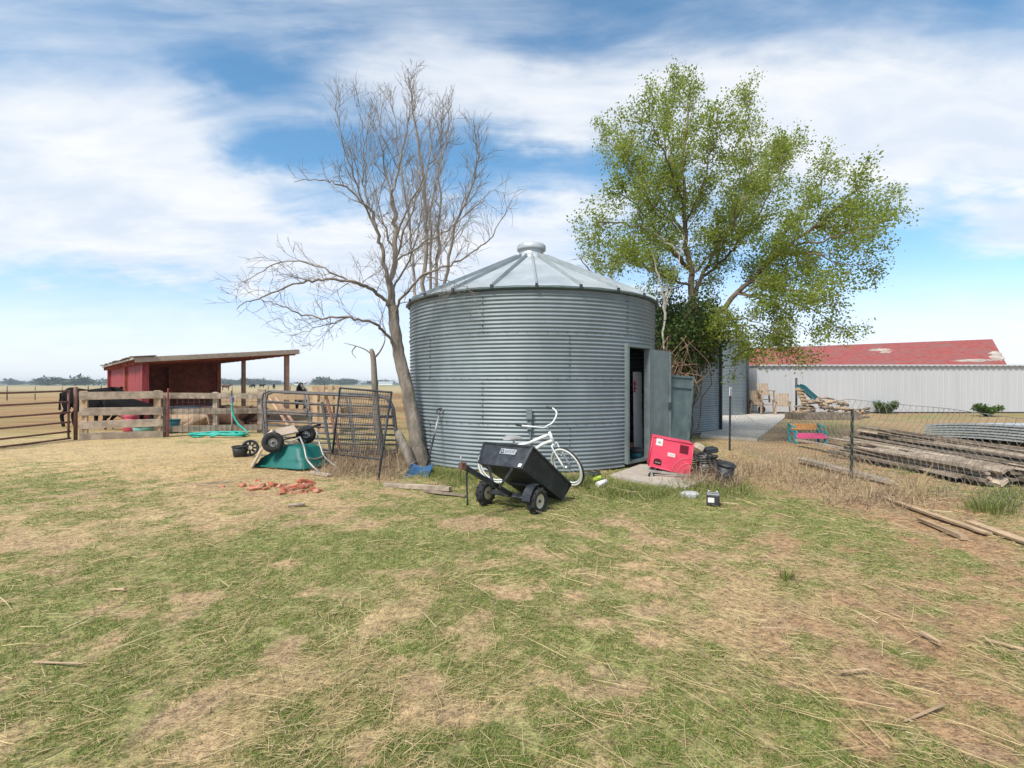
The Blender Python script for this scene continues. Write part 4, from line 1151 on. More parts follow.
# badge on the front panel: emblem at the left, pale strokes after it
fnl = (tubpt(1, .5, 1) - tubpt(1, .5, -1)).cross(tubpt(1, 1, 0) - tubpt(1, 0, 0)).normalized()
if fnl.dot(fw) < 0: fnl = -fnl
def fpnl(a, b, o): return tubpt(1, b, a * 2 - 1) + fnl * o
mb = MB(); mb.hexa([fpnl(.40, .56, .003), fpnl(.735, .56, .003), fpnl(.735, .56, .007), fpnl(.40, .56, .007), fpnl(.415, .80, .003), fpnl(.75, .80, .003), fpnl(.75, .80, .007), fpnl(.415, .80, .007)])
bg = mb.part('badge', badge, root)
mb = MB(); mb.torus(fpnl(.455, .68, .009), fnl, .020, .0055, 16, 6); mb.beam(fpnl(.425, .60, .009), fpnl(.49, .60, .009), .008, .003, up=fnl); mb.part('emblem', black_paint, bg)
mb = MB()
for i in range(6):
    a = .525 + i * .034
    mb.beam(fpnl(a, .61, .009), fpnl(a + .004, .75, .009), .006, .002, up=fnl)
    mb.beam(fpnl(a, .61 + .07 * (i % 3), .009), fpnl(a + .018, .61 + .07 * (i % 3), .009), .006, .002, up=fnl)
mb.part('lettering', dark_steel, bg)
mb = MB(); mb.hexa([fpnl(.905, .06, .003), fpnl(.975, .06, .003), fpnl(.975, .06, .006), fpnl(.905, .06, .006), fpnl(.91, .2, .003), fpnl(.98, .2, .003), fpnl(.98, .2, .006), fpnl(.91, .2, .006)])
mb.part('sticker', sticker, root)
def wheel(pos, ax, ro, wd, rim_r, parent):
    wh = MB(); prof = [(rim_r, -wd * .42), (rim_r + .02, -wd * .5), (ro - .022, -wd * .5), (ro - .006, -wd * .36), (ro, -wd * .12), (ro, wd * .12), (ro - .006, wd * .36), (ro - .022, wd * .5), (rim_r + .02, wd * .5), (rim_r, wd * .42)]
    wh.lathe(prof, pos, ax, 36, True, True)
    for i in range(22):
        a = 2 * math.pi * i / 22; u = ax.cross(Vector((0, 0, 1))).normalized(); w = ax.cross(u); e = u * math.cos(a) + w * math.sin(a)
        wh.box(pos + e * (ro + .001) + ax * (wd * .2 * (1 if i % 2 else -1)), (.016, .016, wd * .4), Matrix((e, ax.cross(e), ax)).transposed())
    wo = wh.part('wheel', rubber, parent)
    mb = MB(); mb.lathe([(0, wd * .30), (.03, wd * .30), (.034, wd * .16), (.06, wd * .12), (rim_r - .012, wd * .34), (rim_r + .006, wd * .44), (rim_r + .004, -wd * .4), (0, -wd * .3)], pos, ax, 30); ro_ = mb.part('rim', cream, wo)
    mb = MB(); mb.cyl(pos + ax * wd * .28, pos + ax * wd * .42, .018, None, 10); mb.part('hub', dark_steel, wo)
wheel(cp_(0, .40, .152), rt, .155, .115, .085, root)
wheel(cp_(0, -.40, .152), -rt, .155, .115, .085, root)
mb = MB(); mb.cyl(cp_(0, -.38, .155), cp_(0, .38, .155), .014, None, 10); mb.part('axle', dark_steel, root)
hitch = P(462.5, 466, 5.62)
mb = MB(); mb.beam(cp_(-.05, 0, .15), hitch, .05, .05, jit=.0); mb.part('drawbar', black_paint, root)
mb = MB(); hd = (hitch - cp_(-.05, 0, .15)).normalized()
mb.box(hitch + Vector((0, 0, .0)), (.07, .06, .07), .9); mb.cyl(hitch + Vector((-.01, -.03, .05)), hitch + Vector((-.02, -.04, -.10)), .007, None, 6); mb.part('hitch', rust, root)
mb = MB(); mb.cyl(hitch + Vector((-.012, -.03, .03)), hitch + Vector((-.014, -.03, .11)), .008, None, 6); mb.part('hitch_pin', pale_tube, root)
mb = MB(); q = hitch + hd * -.10; mb.tube(catmull([q, q + Vector((-.01, -.02, -.12)), q + Vector((.0, -.01, -.40))], 9), .011, 6); mb.part('prop_rod', dark_steel, root)
for r in (-.22, .22):
    mb = MB(); mb.beam(cp_(.28, r * .2, .31), tubpt(.98, .02, r * 2.6), .03, .03); mb.part('brace', black_paint, root)
mb = MB(); mb.beam(cp_(-.02, -.3, .17), cp_(-.02, .3, .17), .05, .05); mb.beam(tubpt(.45, -.05, -.6), tubpt(.45, -.05, .6), .04, .03); mb.part('frame', black_paint, root)
for r in (.31,):
    mb = MB(); V = []; c = cp_(0, r, .152)
    for i in range(13):
        a = math.pi * (i / 12) * .9 + .15
        for rr_ in (-.0, .12): V.append(c + fw * (.20 * math.cos(a)) + Vector((0, 0, .20 * math.sin(a))) + rt * rr_)
    mb.add(V, [(2 * i, 2 * i + 1, 2 * i + 3, 2 * i + 2) for i in range(12)], True); mb.add([v + Vector((0, 0, -.006)) for v in V], [(2 * i, 2 * i + 2, 2 * i + 3, 2 * i + 1) for i in range(12)], True); mb.part('fender', black_paint, root)

# ------------------------------------------------------------------ white cruiser bicycle
wr = .325; Y0 = 7.75
b0 = Vector((-.215, 7.95, 0)); hd = Vector((1.09, -.16, 0)).normalized()
root = thing('bicycle', 'white cruiser bicycle leaning behind the black cart, front wheel turned', 'bicycle', b0)
roll = R(-9)
BM = Matrix.Translation(b0) @ Matrix.Rotation(math.atan2(hd.y, hd.x), 4, 'Z') @ Matrix.Rotation(-roll, 4, 'X')
def bl(x, y, z): return BM @ Vector((x, y, z))
HT, HBt = Vector((.80, 0, .84)), Vector((.87, 0, .66))          # head tube top, bottom (bike frame)
sax = (HT - HBt).normalized()
FM = Matrix.Translation(HBt) @ Matrix.Rotation(R(-42), 4, sax) @ Matrix.Translation(-HBt)
def fk(x, y, z): return BM @ (FM @ Vector((x, y, z)))
def bike_wheel(fn, cx):
    c = fn(cx, 0, wr); ax = (fn(cx, 1, wr) - c).normalized()
    wh = MB(); wh.torus(c, ax, wr - .026, .026, 44, 10); wo = wh.part('wheel', rubber, root)
    mb = MB(); 
    for sgn in (-1, 1):
        mb.lathe([(wr - .048, .012 * sgn), (wr - .04, .0275 * sgn), (wr - .014, .026 * sgn), (wr - .012, .018 * sgn)], c, ax, 44)
    mb.torus(c, ax, wr - .062, .013, 44, 8); rm = mb.part('white_rim', white_paint, wo)
    mb = MB(); u = ax.cross(Vector((0, 0, 1))).normalized(); w = ax.cross(u)
    for i in range(28):
        a = 2 * math.pi * i / 28; e = u * math.cos(a) + w * math.sin(a); mb.tube([c + ax * (.025 if i % 2 else -.025), c + e * (wr - .06)], .0014, 3)
    mb.part('spokes', chrome, wo)
    mb = MB(); mb.cyl(c - ax * .05, c + ax * .05, .022, None, 12); mb.part('hub', chrome, wo)
bike_wheel(bl, 0.0); bike_wheel(fk, 1.09)
fm_ = MB()
for y in (-.055, .055):
    fm_.tube([bl(0, y, wr), bl(.40, y * .5, .30)], .011, 8); fm_.tube([bl(0, y, wr), bl(.27, y * .4, .62)], .010, 8)
fm_.tube([bl(.41, 0, .29), bl(.25, 0, .70)], .017, 10)
fm_.tube(catmull([bl(.27, 0, .62), bl(.48, 0, .66), bl(.66, 0, .74), bl(.815, 0, .80)], 14), .024, 10)
fm_.tube(catmull([bl(.41, 0, .29), bl(.52, 0, .48), bl(.66, 0, .62), bl(.85, 0, .71)], 14), .026, 10)
fm_.tube([bl(*HT), bl(*HBt)], .024, 12)
fm_.cyl(bl(.41, -.04, .29), bl(.41, .04, .29), .03, None, 12)
fm_.part('frame', white_paint, root)
mb = MB()
for y in (-.06, .06): mb.tube(catmull([fk(.875, y, .65), fk(.93, y, .55), fk(1.09, y, wr)], 8), .012, 8)
mb.tube([fk(.875, -.06, .65), fk(.875, .06, .65)], .016, 8); mb.part('fork', white_paint, root)
mb = MB(); mb.tube([fk(.79, 0, .86), fk(.765, 0, .93)], .014, 8); mb.part('stem', chrome, root)
for s in (-1, 1):
    mb = MB(); mb.tube(catmull([fk(.765, 0, .93), fk(.80, .10 * s, .955), fk(.76, .25 * s, 1.03), fk(.62, .33 * s, 1.045), fk(.56, .335 * s, 1.04)], 16), .0115, 8); hb = mb.part('handlebar', white_paint, root)
    mb = MB(); mb.tube([fk(.60, .334 * s, 1.043), fk(.47, .34 * s, 1.03)], .017, 8); mb.part('grip', rubber, hb)
mb = MB(); V = []
prof = [(-.13, .10, .0), (-.10, .125, .035), (-.02, .11, .045), (.06, .06, .04), (.13, .03, .03), (.15, .012, .015)]
for (x, hw, h) in prof:
    for j in range(7):
        a = math.pi * j / 6; V.append(bl(.235 + x, hw * math.cos(a), .735 + h * math.sin(a)))
mb.add(V, [(i * 7 + j, i * 7 + j + 1, (i + 1) * 7 + j + 1, (i + 1) * 7 + j) for i in range(5) for j in range(6)], True)
mb.add([V[i * 7] for i in range(6)] + [V[i * 7 + 6] for i in range(6)], [(i, 6 + i, 7 + i, i + 1) for i in range(5)])
mb.part('saddle', M('grey_saddle', (.30, .295, .29), .6, 0, .15, 8, .05, stain=(.1, .1, .1), samt=.3), root)
mb = MB(); mb.tube([bl(.25, 0, .69), bl(.24, 0, .735)], .013, 8); mb.part('seat_post', chrome, root)
mb = MB(); mb.cyl(bl(.41, -.055, .29), bl(.41, -.062, .29), .085, None, 20); mb.tube([bl(.41, -.075, .29), bl(.52, -.08, .20)], .01, 6); mb.box(bl(.53, -.12, .20), (.09, .08, .025)); mb.part('crank', chrome, root)

# ------------------------------------------------------------------ red machine on castors
root = thing('welder', 'faded red welding machine cabinet tilted on a low castor frame by the open bin', 'machine', G(668, 478))
mtl, mtr, mbr, mbl = P(653, 436.4, 8.55), P(693.4, 444.3, 8.42), P(690, 475.5, 8.42), P(648.2, 465.5, 8.55)
mdp = Vector((.10, .46, 0))
def mp(a, b, o=0.0):
    n = (mtr - mtl).cross(mbl - mtl).normalized()
    if n.y > 0: n = -n
    return mbl.lerp(mbr, a).lerp(mtl.lerp(mtr, a), b) + n * o
def mbx(a0, a1, b0, b1, o0, o1):
    return [mp(a0, b0, o0), mp(a1, b0, o0), mp(a1, b0, o1), mp(a0, b0, o1), mp(a0, b1, o0), mp(a1, b1, o0), mp(a1, b1, o1), mp(a0, b1, o1)]
mb = MB(); fr4 = [mp(0, 0), mp(1, 0), mp(1, 1), mp(0, 1)]
b = .012
o8 = [mp(0, 0), mp(1, 0), mp(1, 0) + mdp, mp(0, 0) + mdp, mp(0, 1), mp(1, 1), mp(1, 1) + mdp, mp(0, 1) + mdp]
mb.hexa(o8)
cab = mb.part('cabinet', pink_red, root)
mb = MB()
for (a, c) in ((mp(0, 0, .004), mp(1, 0, .004)), (mp(1, 0, .004), mp(1, 1, .004)), (mp(1, 1, .004), mp(0, 1, .004)), (mp(0, 1, .004), mp(0, 0, .004))): mb.tube([a, c], .012, 6)
mb.part('edge_bead', pink_red, cab)
mb = MB(); mb.hexa(mbx(.10, .26, .74, .97, .002, .005)); mb.part('sticker', sticker, cab)
mb = MB(); mb.hexa(mbx(.14, .22, .82, .88, .006, .008)); mb.part('sticker_print', M('grey_print', (.42, .40, .38), .7, 0, .3, 20, 0), cab)
mb = MB(); mb.hexa(mbx(.69, .90, .64, .91, .002, .004)); vt = mb.part('vent', dark_vent, cab)
mb = MB()
for i in range(6): mb.hexa(mbx(.70, .89, .66 + i * .042, .675 + i * .042, .005, .012))
mb.part('vent_slats', dark_vent, cab)
# arched opening, not cut in: a flat patch coloured as recess shade
mb = MB(); pts = []
for i in range(9):
    a = math.pi * (1 - i / 8); pts.append((.205 + .095 * math.cos(a), .23 + .075 * math.sin(a)))
pts = [(.11, .10)] + pts + [(.30, .10)]
mb.add([mp(a, c, .003) for a, c in pts], [tuple(range(len(pts) - 1, -1, -1))]); op = mb.part('access_opening', M('painted_recess_shade', (.07, .006, .012), .8, 0, .3, 8, 0), cab)
mb = MB()
for i in range(4): mb.cyl(mp(.16 + i * .03, .17, .003), mp(.16 + i * .03, .17, .03), .012, None, 8)
mb.part('terminal', engine_grey, cab)
mb = MB(); mb.hexa(mbx(.42, .595, .46, .575, .002, .005)); bdg = mb.part('name_badge', sticker, cab)
mb = MB()
for i in range(6):
    a = .437 + i * .025; mb.hexa(mbx(a, a + .006, .485, .55, .0055, .0075)); mb.hexa(mbx(a, a + .017, .485 + .026 * (i % 3), .497 + .026 * (i % 3), .0055, .0075))
mb.part('lettering', M('faded_red_print', (.5, .1, .13), .6, 0, .1, 8, 0), cab)
mb = MB()
for k, r_ in enumerate((.20, .13)):
    pts = [mp(.98 - r_ * 2.0 * math.cos(a), .03 + r_ * 2.5 * math.sin(a), .004) for a in [i * math.pi / 2 / 12 for i in range(13)]]
    mb.tube(pts, .005, 5)
mb.part('pressed_arc', M('pale_red_line', (.72, .16, .19), .5, 0, .1, 8, 0), cab)
mb = MB(); fz = G(650, 480.5); f0, f1, f2, f3 = P(647.5, 470.5, 8.45), P(714, 479, 8.2), P(722, 474, 8.75), P(655, 466.5, 8.95)
for (a, c) in ((f0, f1), (f1, f2), (f2, f3), (f3, f0)): mb.beam(a, c, .04, .035)
mb.part('base_frame', pale_tube, root)
for q in (P(651.3, 475.5, 8.4), P(659, 471, 8.9)):
    mb = MB(); mb.torus(q, Vector((.2, -1, 0)), .038, .02, 18, 8); cw = mb.part('castor', rubber, root)
    mb = MB(); mb.cyl(q + Vector((0, .03, 0)), q + Vector((0, -.035, 0)), .026, None, 12); mb.beam(q, q + Vector((0, 0, .075)), .03, .05); mb.part('castor_hub', pale_tube, cw)
# engine beside it, on the same frame
mb = MB(); ec = P(704, 462, 8.5)
for i in range(8): mb.box(ec + Vector((0, 0, -.13 + i * .036)), (.27, .28, .014), .2)
mb.cyl(ec + Vector((0, 0, -.17)), ec + Vector((0, 0, .16)), .085, None, 14); mb.box(ec + Vector((.1, .02, -.06)), (.16, .2, .2), .5, .02); mb.part('engine_block', engine_grey, root)
mb = MB(); mb.box(P(699, 447, 8.4), (.13, .16, .11), Matrix.Rotation(.5, 3, 'Y'), .02); mb.part('air_filter', beige_poly, root)
mb = MB(); mb.box(P(710, 450, 8.5), (.2, .22, .09), Matrix.Rotation(-.15, 3, 'Y'), .015); mb.part('engine_cover', black_paint, root)
mb = MB()
for i in range(5):
    a = ec + Vector((rng.uniform(-.08, .12), -.15, rng.uniform(-.1, .1))); mb.tube(catmull([a, a + Vector((rng.uniform(-.06, .1), -.06, rng.uniform(-.1, .1))), a + Vector((rng.uniform(-.04, .16), .0, rng.uniform(-.14, .12)))], 9), .009, 5)
mb.part('hoses', black_poly, root)
mb = MB(); ge_ = random.Random(5)
for i in range(7): mb.box(P(ge_.uniform(699, 722), ge_.uniform(455, 474), ge_.uniform(8.35, 8.6)), (ge_.uniform(.06, .16), ge_.uniform(.08, .16), ge_.uniform(.04, .12)), Matrix.Rotation(ge_.uniform(0, 2), 3, 'Z') @ Matrix.Rotation(ge_.uniform(-.6, .6), 3, 'Y'), .015)
mb.part('engine_shroud', black_poly, root)
mb = MB()
for i in range(5): mb.box(ec + Vector((rng.uniform(-.09, .12), -.16 + rng.uniform(-.02, .02), rng.uniform(-.15, .12))), (.05, .05, .045), rng.uniform(0, 1), .006)
mb.part('engine_fitting', chrome, root)

root = thing('steel_drum', 'dented black steel drum standing in weeds right of the red machine', 'drum', G(726, 484))
q = G(726, 484) + Vector((0, .1, 0)); tl = Vector((.10, -.16, 1)).normalized()
mb = MB(); mb.lathe([(0, .01), (.12, .01), (.125, .13), (.132, .14), (.125, .15), (.13, .29), (.12, .29), (.118, .27), (0, .26)], q, tl, 26); mb.part('drum_wall', black_paint, root)
mb = MB(); mb.lathe([(.128, .28), (.142, .283), (.145, .305), (.12, .325), (.05, .335), (0, .335)], q, tl, 26); mb.part('lid', black_poly, root)

root = thing('battery', 'small black car battery with a white label sitting in the grass', 'battery', G(713, 504.5))
q = G(713, 504.8)
mb = MB(); mb.box(q + Vector((0, 0, .065)), (.155, .16, .13), -.35, .01); bx = mb.part('case', black_poly, root)
Rz = Matrix.Rotation(-.35, 3, 'Z')
mb = MB(); mb.box(q + Rz @ Vector((-.025, -.0815, .075)), (.075, .004, .06), -.35); mb.part('label', sticker, root)
mb = MB(); mb.box(q + Vector((0, 0, .14)), (.15, .15, .02), -.35, .006)
for i in range(3): mb.cyl(q + Rz @ Vector((-.05 + i * .045, -.02, .15)), q + Rz @ Vector((-.05 + i * .045, -.02, .163)), .016, None, 10)
mb.part('top_cover', M('grey_plastic', (.25, .25, .26), .6, 0, .2, 8, .05), root)
for x in (-.05, .05):
    mb = MB(); mb.cyl(q + Rz @ Vector((x, .05, .15)), q + Rz @ Vector((x, .05, .172)), .011, None, 10); mb.part('terminal', chrome, root)
mb = MB(); q = G(690, 495.5); g = random.Random(4)
pts = [(q.x + .135 * math.cos(a) * g.uniform(.8, 1.1), q.y + .10 * math.sin(a) * g.uniform(.8, 1.1)) for a in [i * math.pi / 5 for i in range(10)]]
mb.add([(a, b, -.01) for a, b in pts] + [(a, b, .03) for a, b in pts] + [(q.x + (a - q.x) * .8, q.y + (b - q.y) * .8, .05) for a, b in pts], [tuple(range(20, 30))] + [(r_ * 10 + i, r_ * 10 + (i + 1) % 10, (r_ + 1) * 10 + (i + 1) % 10, (r_ + 1) * 10 + i) for r_ in range(2) for i in range(10)])
mb.solo('flat_stone', M('grey_stone', (.42, .42, .42), .9, 0, .15, 12, .3), 'flat pale grey stone in the grass behind the battery', 'stone')
# litter at the foot of the bin, right of the bicycle
mb = MB(); q = G(601, 487) ; mb.cyl(q + Vector((-.06, -.03, .04)), q + Vector((.09, .07, .075)), .042, .034, 16); mb.solo('paper_cup', M('white_card', (.75, .72, .70), .7, 0, .06, 6, 0), 'white paper cup lying on its side near the bicycle wheel', 'cup')
mb = MB(); q = G(597, 482); mb.box(q + Vector((0, 0, .05)), (.13, .09, .05), Matrix.Rotation(.6, 3, 'Z') @ Matrix.Rotation(-.3, 3, 'Y'), .015); mb.box(q + Vector((.05, .02, .07)), (.05, .06, .06), .3, .015); mb.solo('lime_bag', M('lime_plastic', (.45, .60, .06), .6, 0, .15, 9, .1), 'crumpled lime green packet beside a white cup', 'packet')
mb = MB(); q = G(592, 478.5) + Vector((0, .05, 0)); mb.lathe([(0, -.15), (.045, -.13), (.055, -.02), (.04, .06), (.05, .14), (0, .16)], q + Vector((0, 0, .055)), Vector((1, .15, .12)), 12); mb.box(q + Vector((.03, -.03, .06)), (.16, .07, .06), .1, .02); mb.solo('old_boot', black_poly, 'dark old boot lying in the weeds against the foot of the bin', 'boot')

# ------------------------------------------------------------------ chain link fence
root = thing('chain_link_fence', 'sagging chain link wire fence on thin dark steel posts', 'fence', (5.5, 9, 0))
FP = [Vector((5.1, 12.0, 0)), Vector((5.59, 8.44, 0)), Vector((6.05, 5.1, 0)), Vector((6.5, 1.8, 0))]
tops = [1.46, 1.14, 1.1, 1.1]
for i, (q, h) in enumerate(zip(FP, tops)):
    mb = MB(); mb.beam(q, q + Vector((.02, 0, h)), .045, .012, up=(0, 1, 0)); mb.beam(q + Vector((0, -.018, 0)), q + Vector((.02, -.018, h)), .012, .03, up=(0, 1, 0)); po = mb.part('post', M('dark_green_post', (.035, .05, .035), .7, 0, .3, 8, .1) if i == 1 else dark_steel, root)
    if i == 0:
        mb = MB(); mb.beam(q + Vector((.02, 0, 1.27)), q + Vector((.0205, 0, 1.47)), .05, .016, up=(0, 1, 0)); mb.part('white_tip', white_paint, po)
def ftop(s):      # s along the line 0..3 -> top height
    return float(np.interp(s, [0, .25, .6, .9, 1.0, 1.12, 1.6, 2, 3], [.95, .72, .80, 1.22, 1.31, 1.30, 1.16, 1.12, 1.1]))
def fpos(s):
    i = min(int(s), 2); return FP[i].lerp(FP[i + 1], s - i)
def wob(s, z): return Vector((.09 * math.sin(s * 5.1 + z) * z + .05 * math.sin(s * 11), 0, .03 * math.sin(s * 7.7 + 2)))
mb = MB(); cell = .1; Ltot = sum((FP[i + 1] - FP[i]).length for i in range(3)); ns = int(Ltot / cell)
for i in range(-14, ns):
    for sg in (1, -1):
        pts = []
        for j in range(15):
            a = (i + j * sg * .5 + (7 if sg < 0 else 0) + .25 * (j % 2)) / ns * 3; zt = j / 14
            if a < 0 or a > 2.95: continue
            z = .03 + (ftop(a) - .03) * zt; q = fpos(a) + wob(a, z) + Vector((0.012 * sg, 0, z)); pts.append(q)
        if len(pts) > 2: mb.tube(pts, .0026, 3, cap=False)
mb.tube([fpos(s) + wob(s, ftop(s)) + Vector((0, 0, ftop(s))) for s in np.linspace(0, 2.95, 60)], .004, 4)
mb.part('wire_mesh', M('wire', (.30, .29, .27), .6, .5, .2, 6, 0), root)

# ------------------------------------------------------------------ lumber, sheets, firewood, play things beyond the fence
def lumber(n, x0, x1, ya, yb, hfun, mat, label, group, seed, dx=0.0):
    g = random.Random(seed)
    for i in range(n):
        t = g.random(); x = x0 + (x1 - x0) * t; lay = g.random(); z = .03 + hfun(t) * lay
        L = g.uniform(.3, .95) * (ya - yb); yc = g.uniform(yb + L / 2, ya - L / 2)
        sl = g.gauss(0, .05); tz = g.gauss(0, .16) * z
        a = Vector((x + sl * L / 2 + dx * (yc + L / 2 - yb), yc + L / 2, max(.03, z + tz))); b = Vector((x - sl * L / 2 + dx * (yc - L / 2 - yb), yc - L / 2, max(.03, z - tz)))
        mb = MB(); mb.beam(a, b, g.uniform(.07, .17), g.uniform(.022, .045), up=(g.gauss(0, .35), 0, 1), jit=.012)
        fresh = g.random() >= .85
        mb.solo('lumber_board', wood_pale if fresh else mat, label.replace('weathered brown', 'paler, newer') if fresh else label, 'board', group)
lumber(78, 8.2, 9.6, 13.4, 6.4, lambda t: .38 - .1 * abs(t - .4), wood_brown, 'weathered brown board in the big back lumber pile, nearer the white shed', 'boards of the back lumber pile', 3, .03)
lumber(52, 7.0, 7.9, 11.2, 7.6, lambda t: .24 - .1 * abs(t - .5), wood_brown, 'weathered brown board in the front lumber pile just behind the wire fence', 'boards of the front lumber pile', 4, .02)
for i, (a, b, lab) in enumerate((((798, 441, .12), (985, 475, .16), 'long pale grey plank lying along the top of the front lumber pile'), ((800, 460, .05), (893, 483, .06), 'grey plank low in the dead weeds at the foot of the dark fence post'), ((862, 428, .1), (950, 443, .2), 'straight pale plank along the far side of the back lumber pile'), ((815, 437, .1), (960, 460, .2), 'narrow tan plank lying between the two lumber piles'))):
    p, q = G(*a), G(*b); mb = MB(); mb.beam(p + Vector((0, 0, .02)), q + Vector((0, 0, .02)), .16, .045, jit=.01); mb.solo('lumber_board', wood_grey, lab, 'board')

for i in range(6):
    mb = MB(); V = []; F = []; z0 = .05 + i * .074; W_ = 1.75; L0, L1 = 15.7 - .05 * i, 9.6; nx_, ny_ = 26, 14
    g = random.Random(i + 30)
    for k in (0, 1):
        for a in range(nx_ + 1):
            for b_ in range(ny_ + 1):
                t = b_ / ny_; y = L0 + (L1 - L0) * t; s = a / nx_
                x = 12.55 + s * W_ + .08 * math.sin(t * 2.2) - .012 * i + g.uniform(0, .0)
                bow = .22 * math.sin(math.pi * min(1, t * 1.0)) ** .8
                z = z0 + .10 * math.sin(math.pi * t) + .012 * math.sin(s * 2 * math.pi * 13) + (-.09 * (1 - t) ** 6) + k * .006
                V.append((x, y, z))
    n1 = (nx_ + 1) * (ny_ + 1)
    for a in range(nx_):
        for b_ in range(ny_):
            q = [a * (ny_ + 1) + b_, (a + 1) * (ny_ + 1) + b_, (a + 1) * (ny_ + 1) + b_ + 1, a * (ny_ + 1) + b_ + 1]
            F.append(q); F.append([n1 + v for v in q[::-1]])
    for b_ in range(ny_):
        F.append([b_, b_ + 1, n1 + b_ + 1, n1 + b_])
    for a in range(nx_): F.append([a * (ny_ + 1), n1 + a * (ny_ + 1), n1 + (a + 1) * (ny_ + 1), (a + 1) * (ny_ + 1)])
    lip = [V[b_] for b_ in range(ny_ + 1)]; mb.add(lip + [(a - .004, b, c - .045) for a, b, c in lip], [(b_, b_ + 1, ny_ + 2 + b_, ny_ + 1 + b_) for b_ in range(ny_)])
    lip = [V[a * (ny_ + 1)] for a in range(nx_ + 1)]; mb.add(lip + [(a, b + .004, c - .045) for a, b, c in lip], [(b_, b_ + 1, nx_ + 2 + b_, nx_ + 1 + b_) for b_ in range(nx_)])
    lip = [V[a * (ny_ + 1) + ny_] for a in range(nx_ + 1)]; mb.add(lip + [(a, b - .004, c - .045) for a, b, c in lip], [(b_, b_ + 1, nx_ + 2 + b_, nx_ + 1 + b_) for b_ in range(nx_)])
    mb.add(V, F, True)
    mb.solo('corrugated_sheet', galv_roof, 'topmost pale sheet of the stack of corrugated steel on the grass' if i == 5 else ('lowest corrugated steel sheet, on the grass at the bottom of its stack' if i == 0 else 'corrugated steel sheet in the middle of the stack beyond the lumber'), 'metal sheet', 'stacked corrugated steel sheets')

g = random.Random(12)
for i in range(110):
    t = g.random(); px = 797 + t * 68; hh = .95 * (1 - abs(t - .42) * 1.3) if t < .8 else .3
    q = P(px, 0, 23 + g.uniform(-.5, 1.0)); z = .08 + max(.05, hh) * g.random()
    a = g.uniform(0, 3.14); L = g.uniform(.3, .6); d = Vector((math.cos(a), math.sin(a) * .6, g.uniform(-.25, .25))) * L / 2
    q.z = z; mb = MB(); mb.tube([q - d, q + d], g.uniform(.035, .075), 5)
    mb.solo('firewood_log', wood_tan if g.random() < .45 else wood_brown, 'split log in the heap of firewood before the white shed', 'log', 'logs of the firewood heap')
mb = MB(); q = P(818, 0, 22.6); q.z = 0; mb.box(q + Vector((.2, 0, .15)), (2.9, .9, .28), .05); mb.solo('timber_crib', wood_brown, 'dark low timber base under the heap of firewood', 'timber base')
mb = MB(); pts = catmull([P(797.5, 386.5, 25.2), P(802, 388, 25.0), P(808, 393.5, 24.8), P(815, 399.5, 24.6)], 16)
for i in range(15):
    a, b_ = Vector(pts[i]), Vector(pts[i + 1])
    mb.beam(a, b_, .42, .03); 
    for s in (-.21, .21): mb.beam(a + Vector((0, s, .06)), b_ + Vector((0, s, .06)), .03, .14)
mb.solo('play_slide', teal_poly, 'curved teal plastic slide of a garden play set by the white shed', 'slide')
mb = MB(); q = P(796.3, 0, 25.3); q.z = 0; mb.cyl(q, q + Vector((0, 0, 1.85)), .05, None, 8); mb.solo('slide_post', dark_steel, 'dark upright pole at the head of the teal slide', 'pole')
mb = MB(); mb.beam(P(798, 388, 24.9), P(806, 405, 24.4), .3, .06); 
for t in (.2, .4, .6, .8): mb.beam(P(798, 388, 24.85).lerp(P(806, 405, 24.35), t) + Vector((-.2, 0, .06)), P(798, 388, 24.85).lerp(P(806, 405, 24.35), t) + Vector((.2, 0, .06)), .05, .05)
mb.solo('wooden_ramp', wood_tan, 'slanting brown wooden ladder board under the teal slide', 'ladder')

def yard_chair(label, x, y, z, rz, s=1.0, flip=False):
    root = thing('wooden_chair', label, 'chair', (x, y, z), rot=(R(180) if flip else 0, 0, rz))
    def pb(name, fn):
        mb = MB(); fn(mb); return mb.part(name, chair_wood, root, False)
    for (a, b_) in ((-.3, -.3), (.3, -.3), (.3, .3), (-.3, .3)):
        pb('leg', lambda m: m.beam((a * 1.15 * s, b_ * 1.15 * s, 0), (a * s, b_ * s, .62 * s if b_ < 0 else .5 * s), .07, .05, up=(0, 1, 0)))
    pb('seat', lambda m: [m.box((0, -.24 * s + i * .12 * s, .42 * s), (.62 * s, .10 * s, .03)) for i in range(5)])
    pb('backrest', lambda m: [m.beam((-.25 * s + i * .125 * s, .28 * s, .40 * s), (-.25 * s + i * .125 * s, .46 * s, 1.05 * s), .1 * s, .025, up=(0, 1, 0)) for i in range(5)])
    for a in (-.33, .33): pb('armrest', lambda m: m.beam((a * s, -.38 * s, .64 * s), (a * s, .34 * s, .64 * s), .1, .03))
    return root
yard_chair('large rough wooden armchair on the pad, with another set on it', 12.55, 25.7, .045, R(15), 1.12)
yard_chair('wooden armchair stacked on a larger chair beside the white shed', 12.75, 25.75, .62, R(-5), .92)
yard_chair('lower brown wooden armchair, right of two stacked chairs', 13.55, 25.6, .045, R(-25), .98)
root = thing('hand_trolley', 'grey metal frame trolley with black wheels at the corner of the white shed', 'trolley', (12.4, 26.6, 0))
q = Vector((12.55, 26.7, .045))
mb = MB(); mb.box(q + Vector((0, 0, .42)), (.9, .55, .05)); mb.box(q + Vector((-.1, 0, .55)), (.5, .4, .2), .1, .02)
for x in (-.4, .4): mb.beam(q + Vector((x, 0, .3)), q + Vector((x, 0, .95 if x > 0 else .5)), .04, .04, up=(0, 1, 0))
mb.part('frame', gate_steel, root)
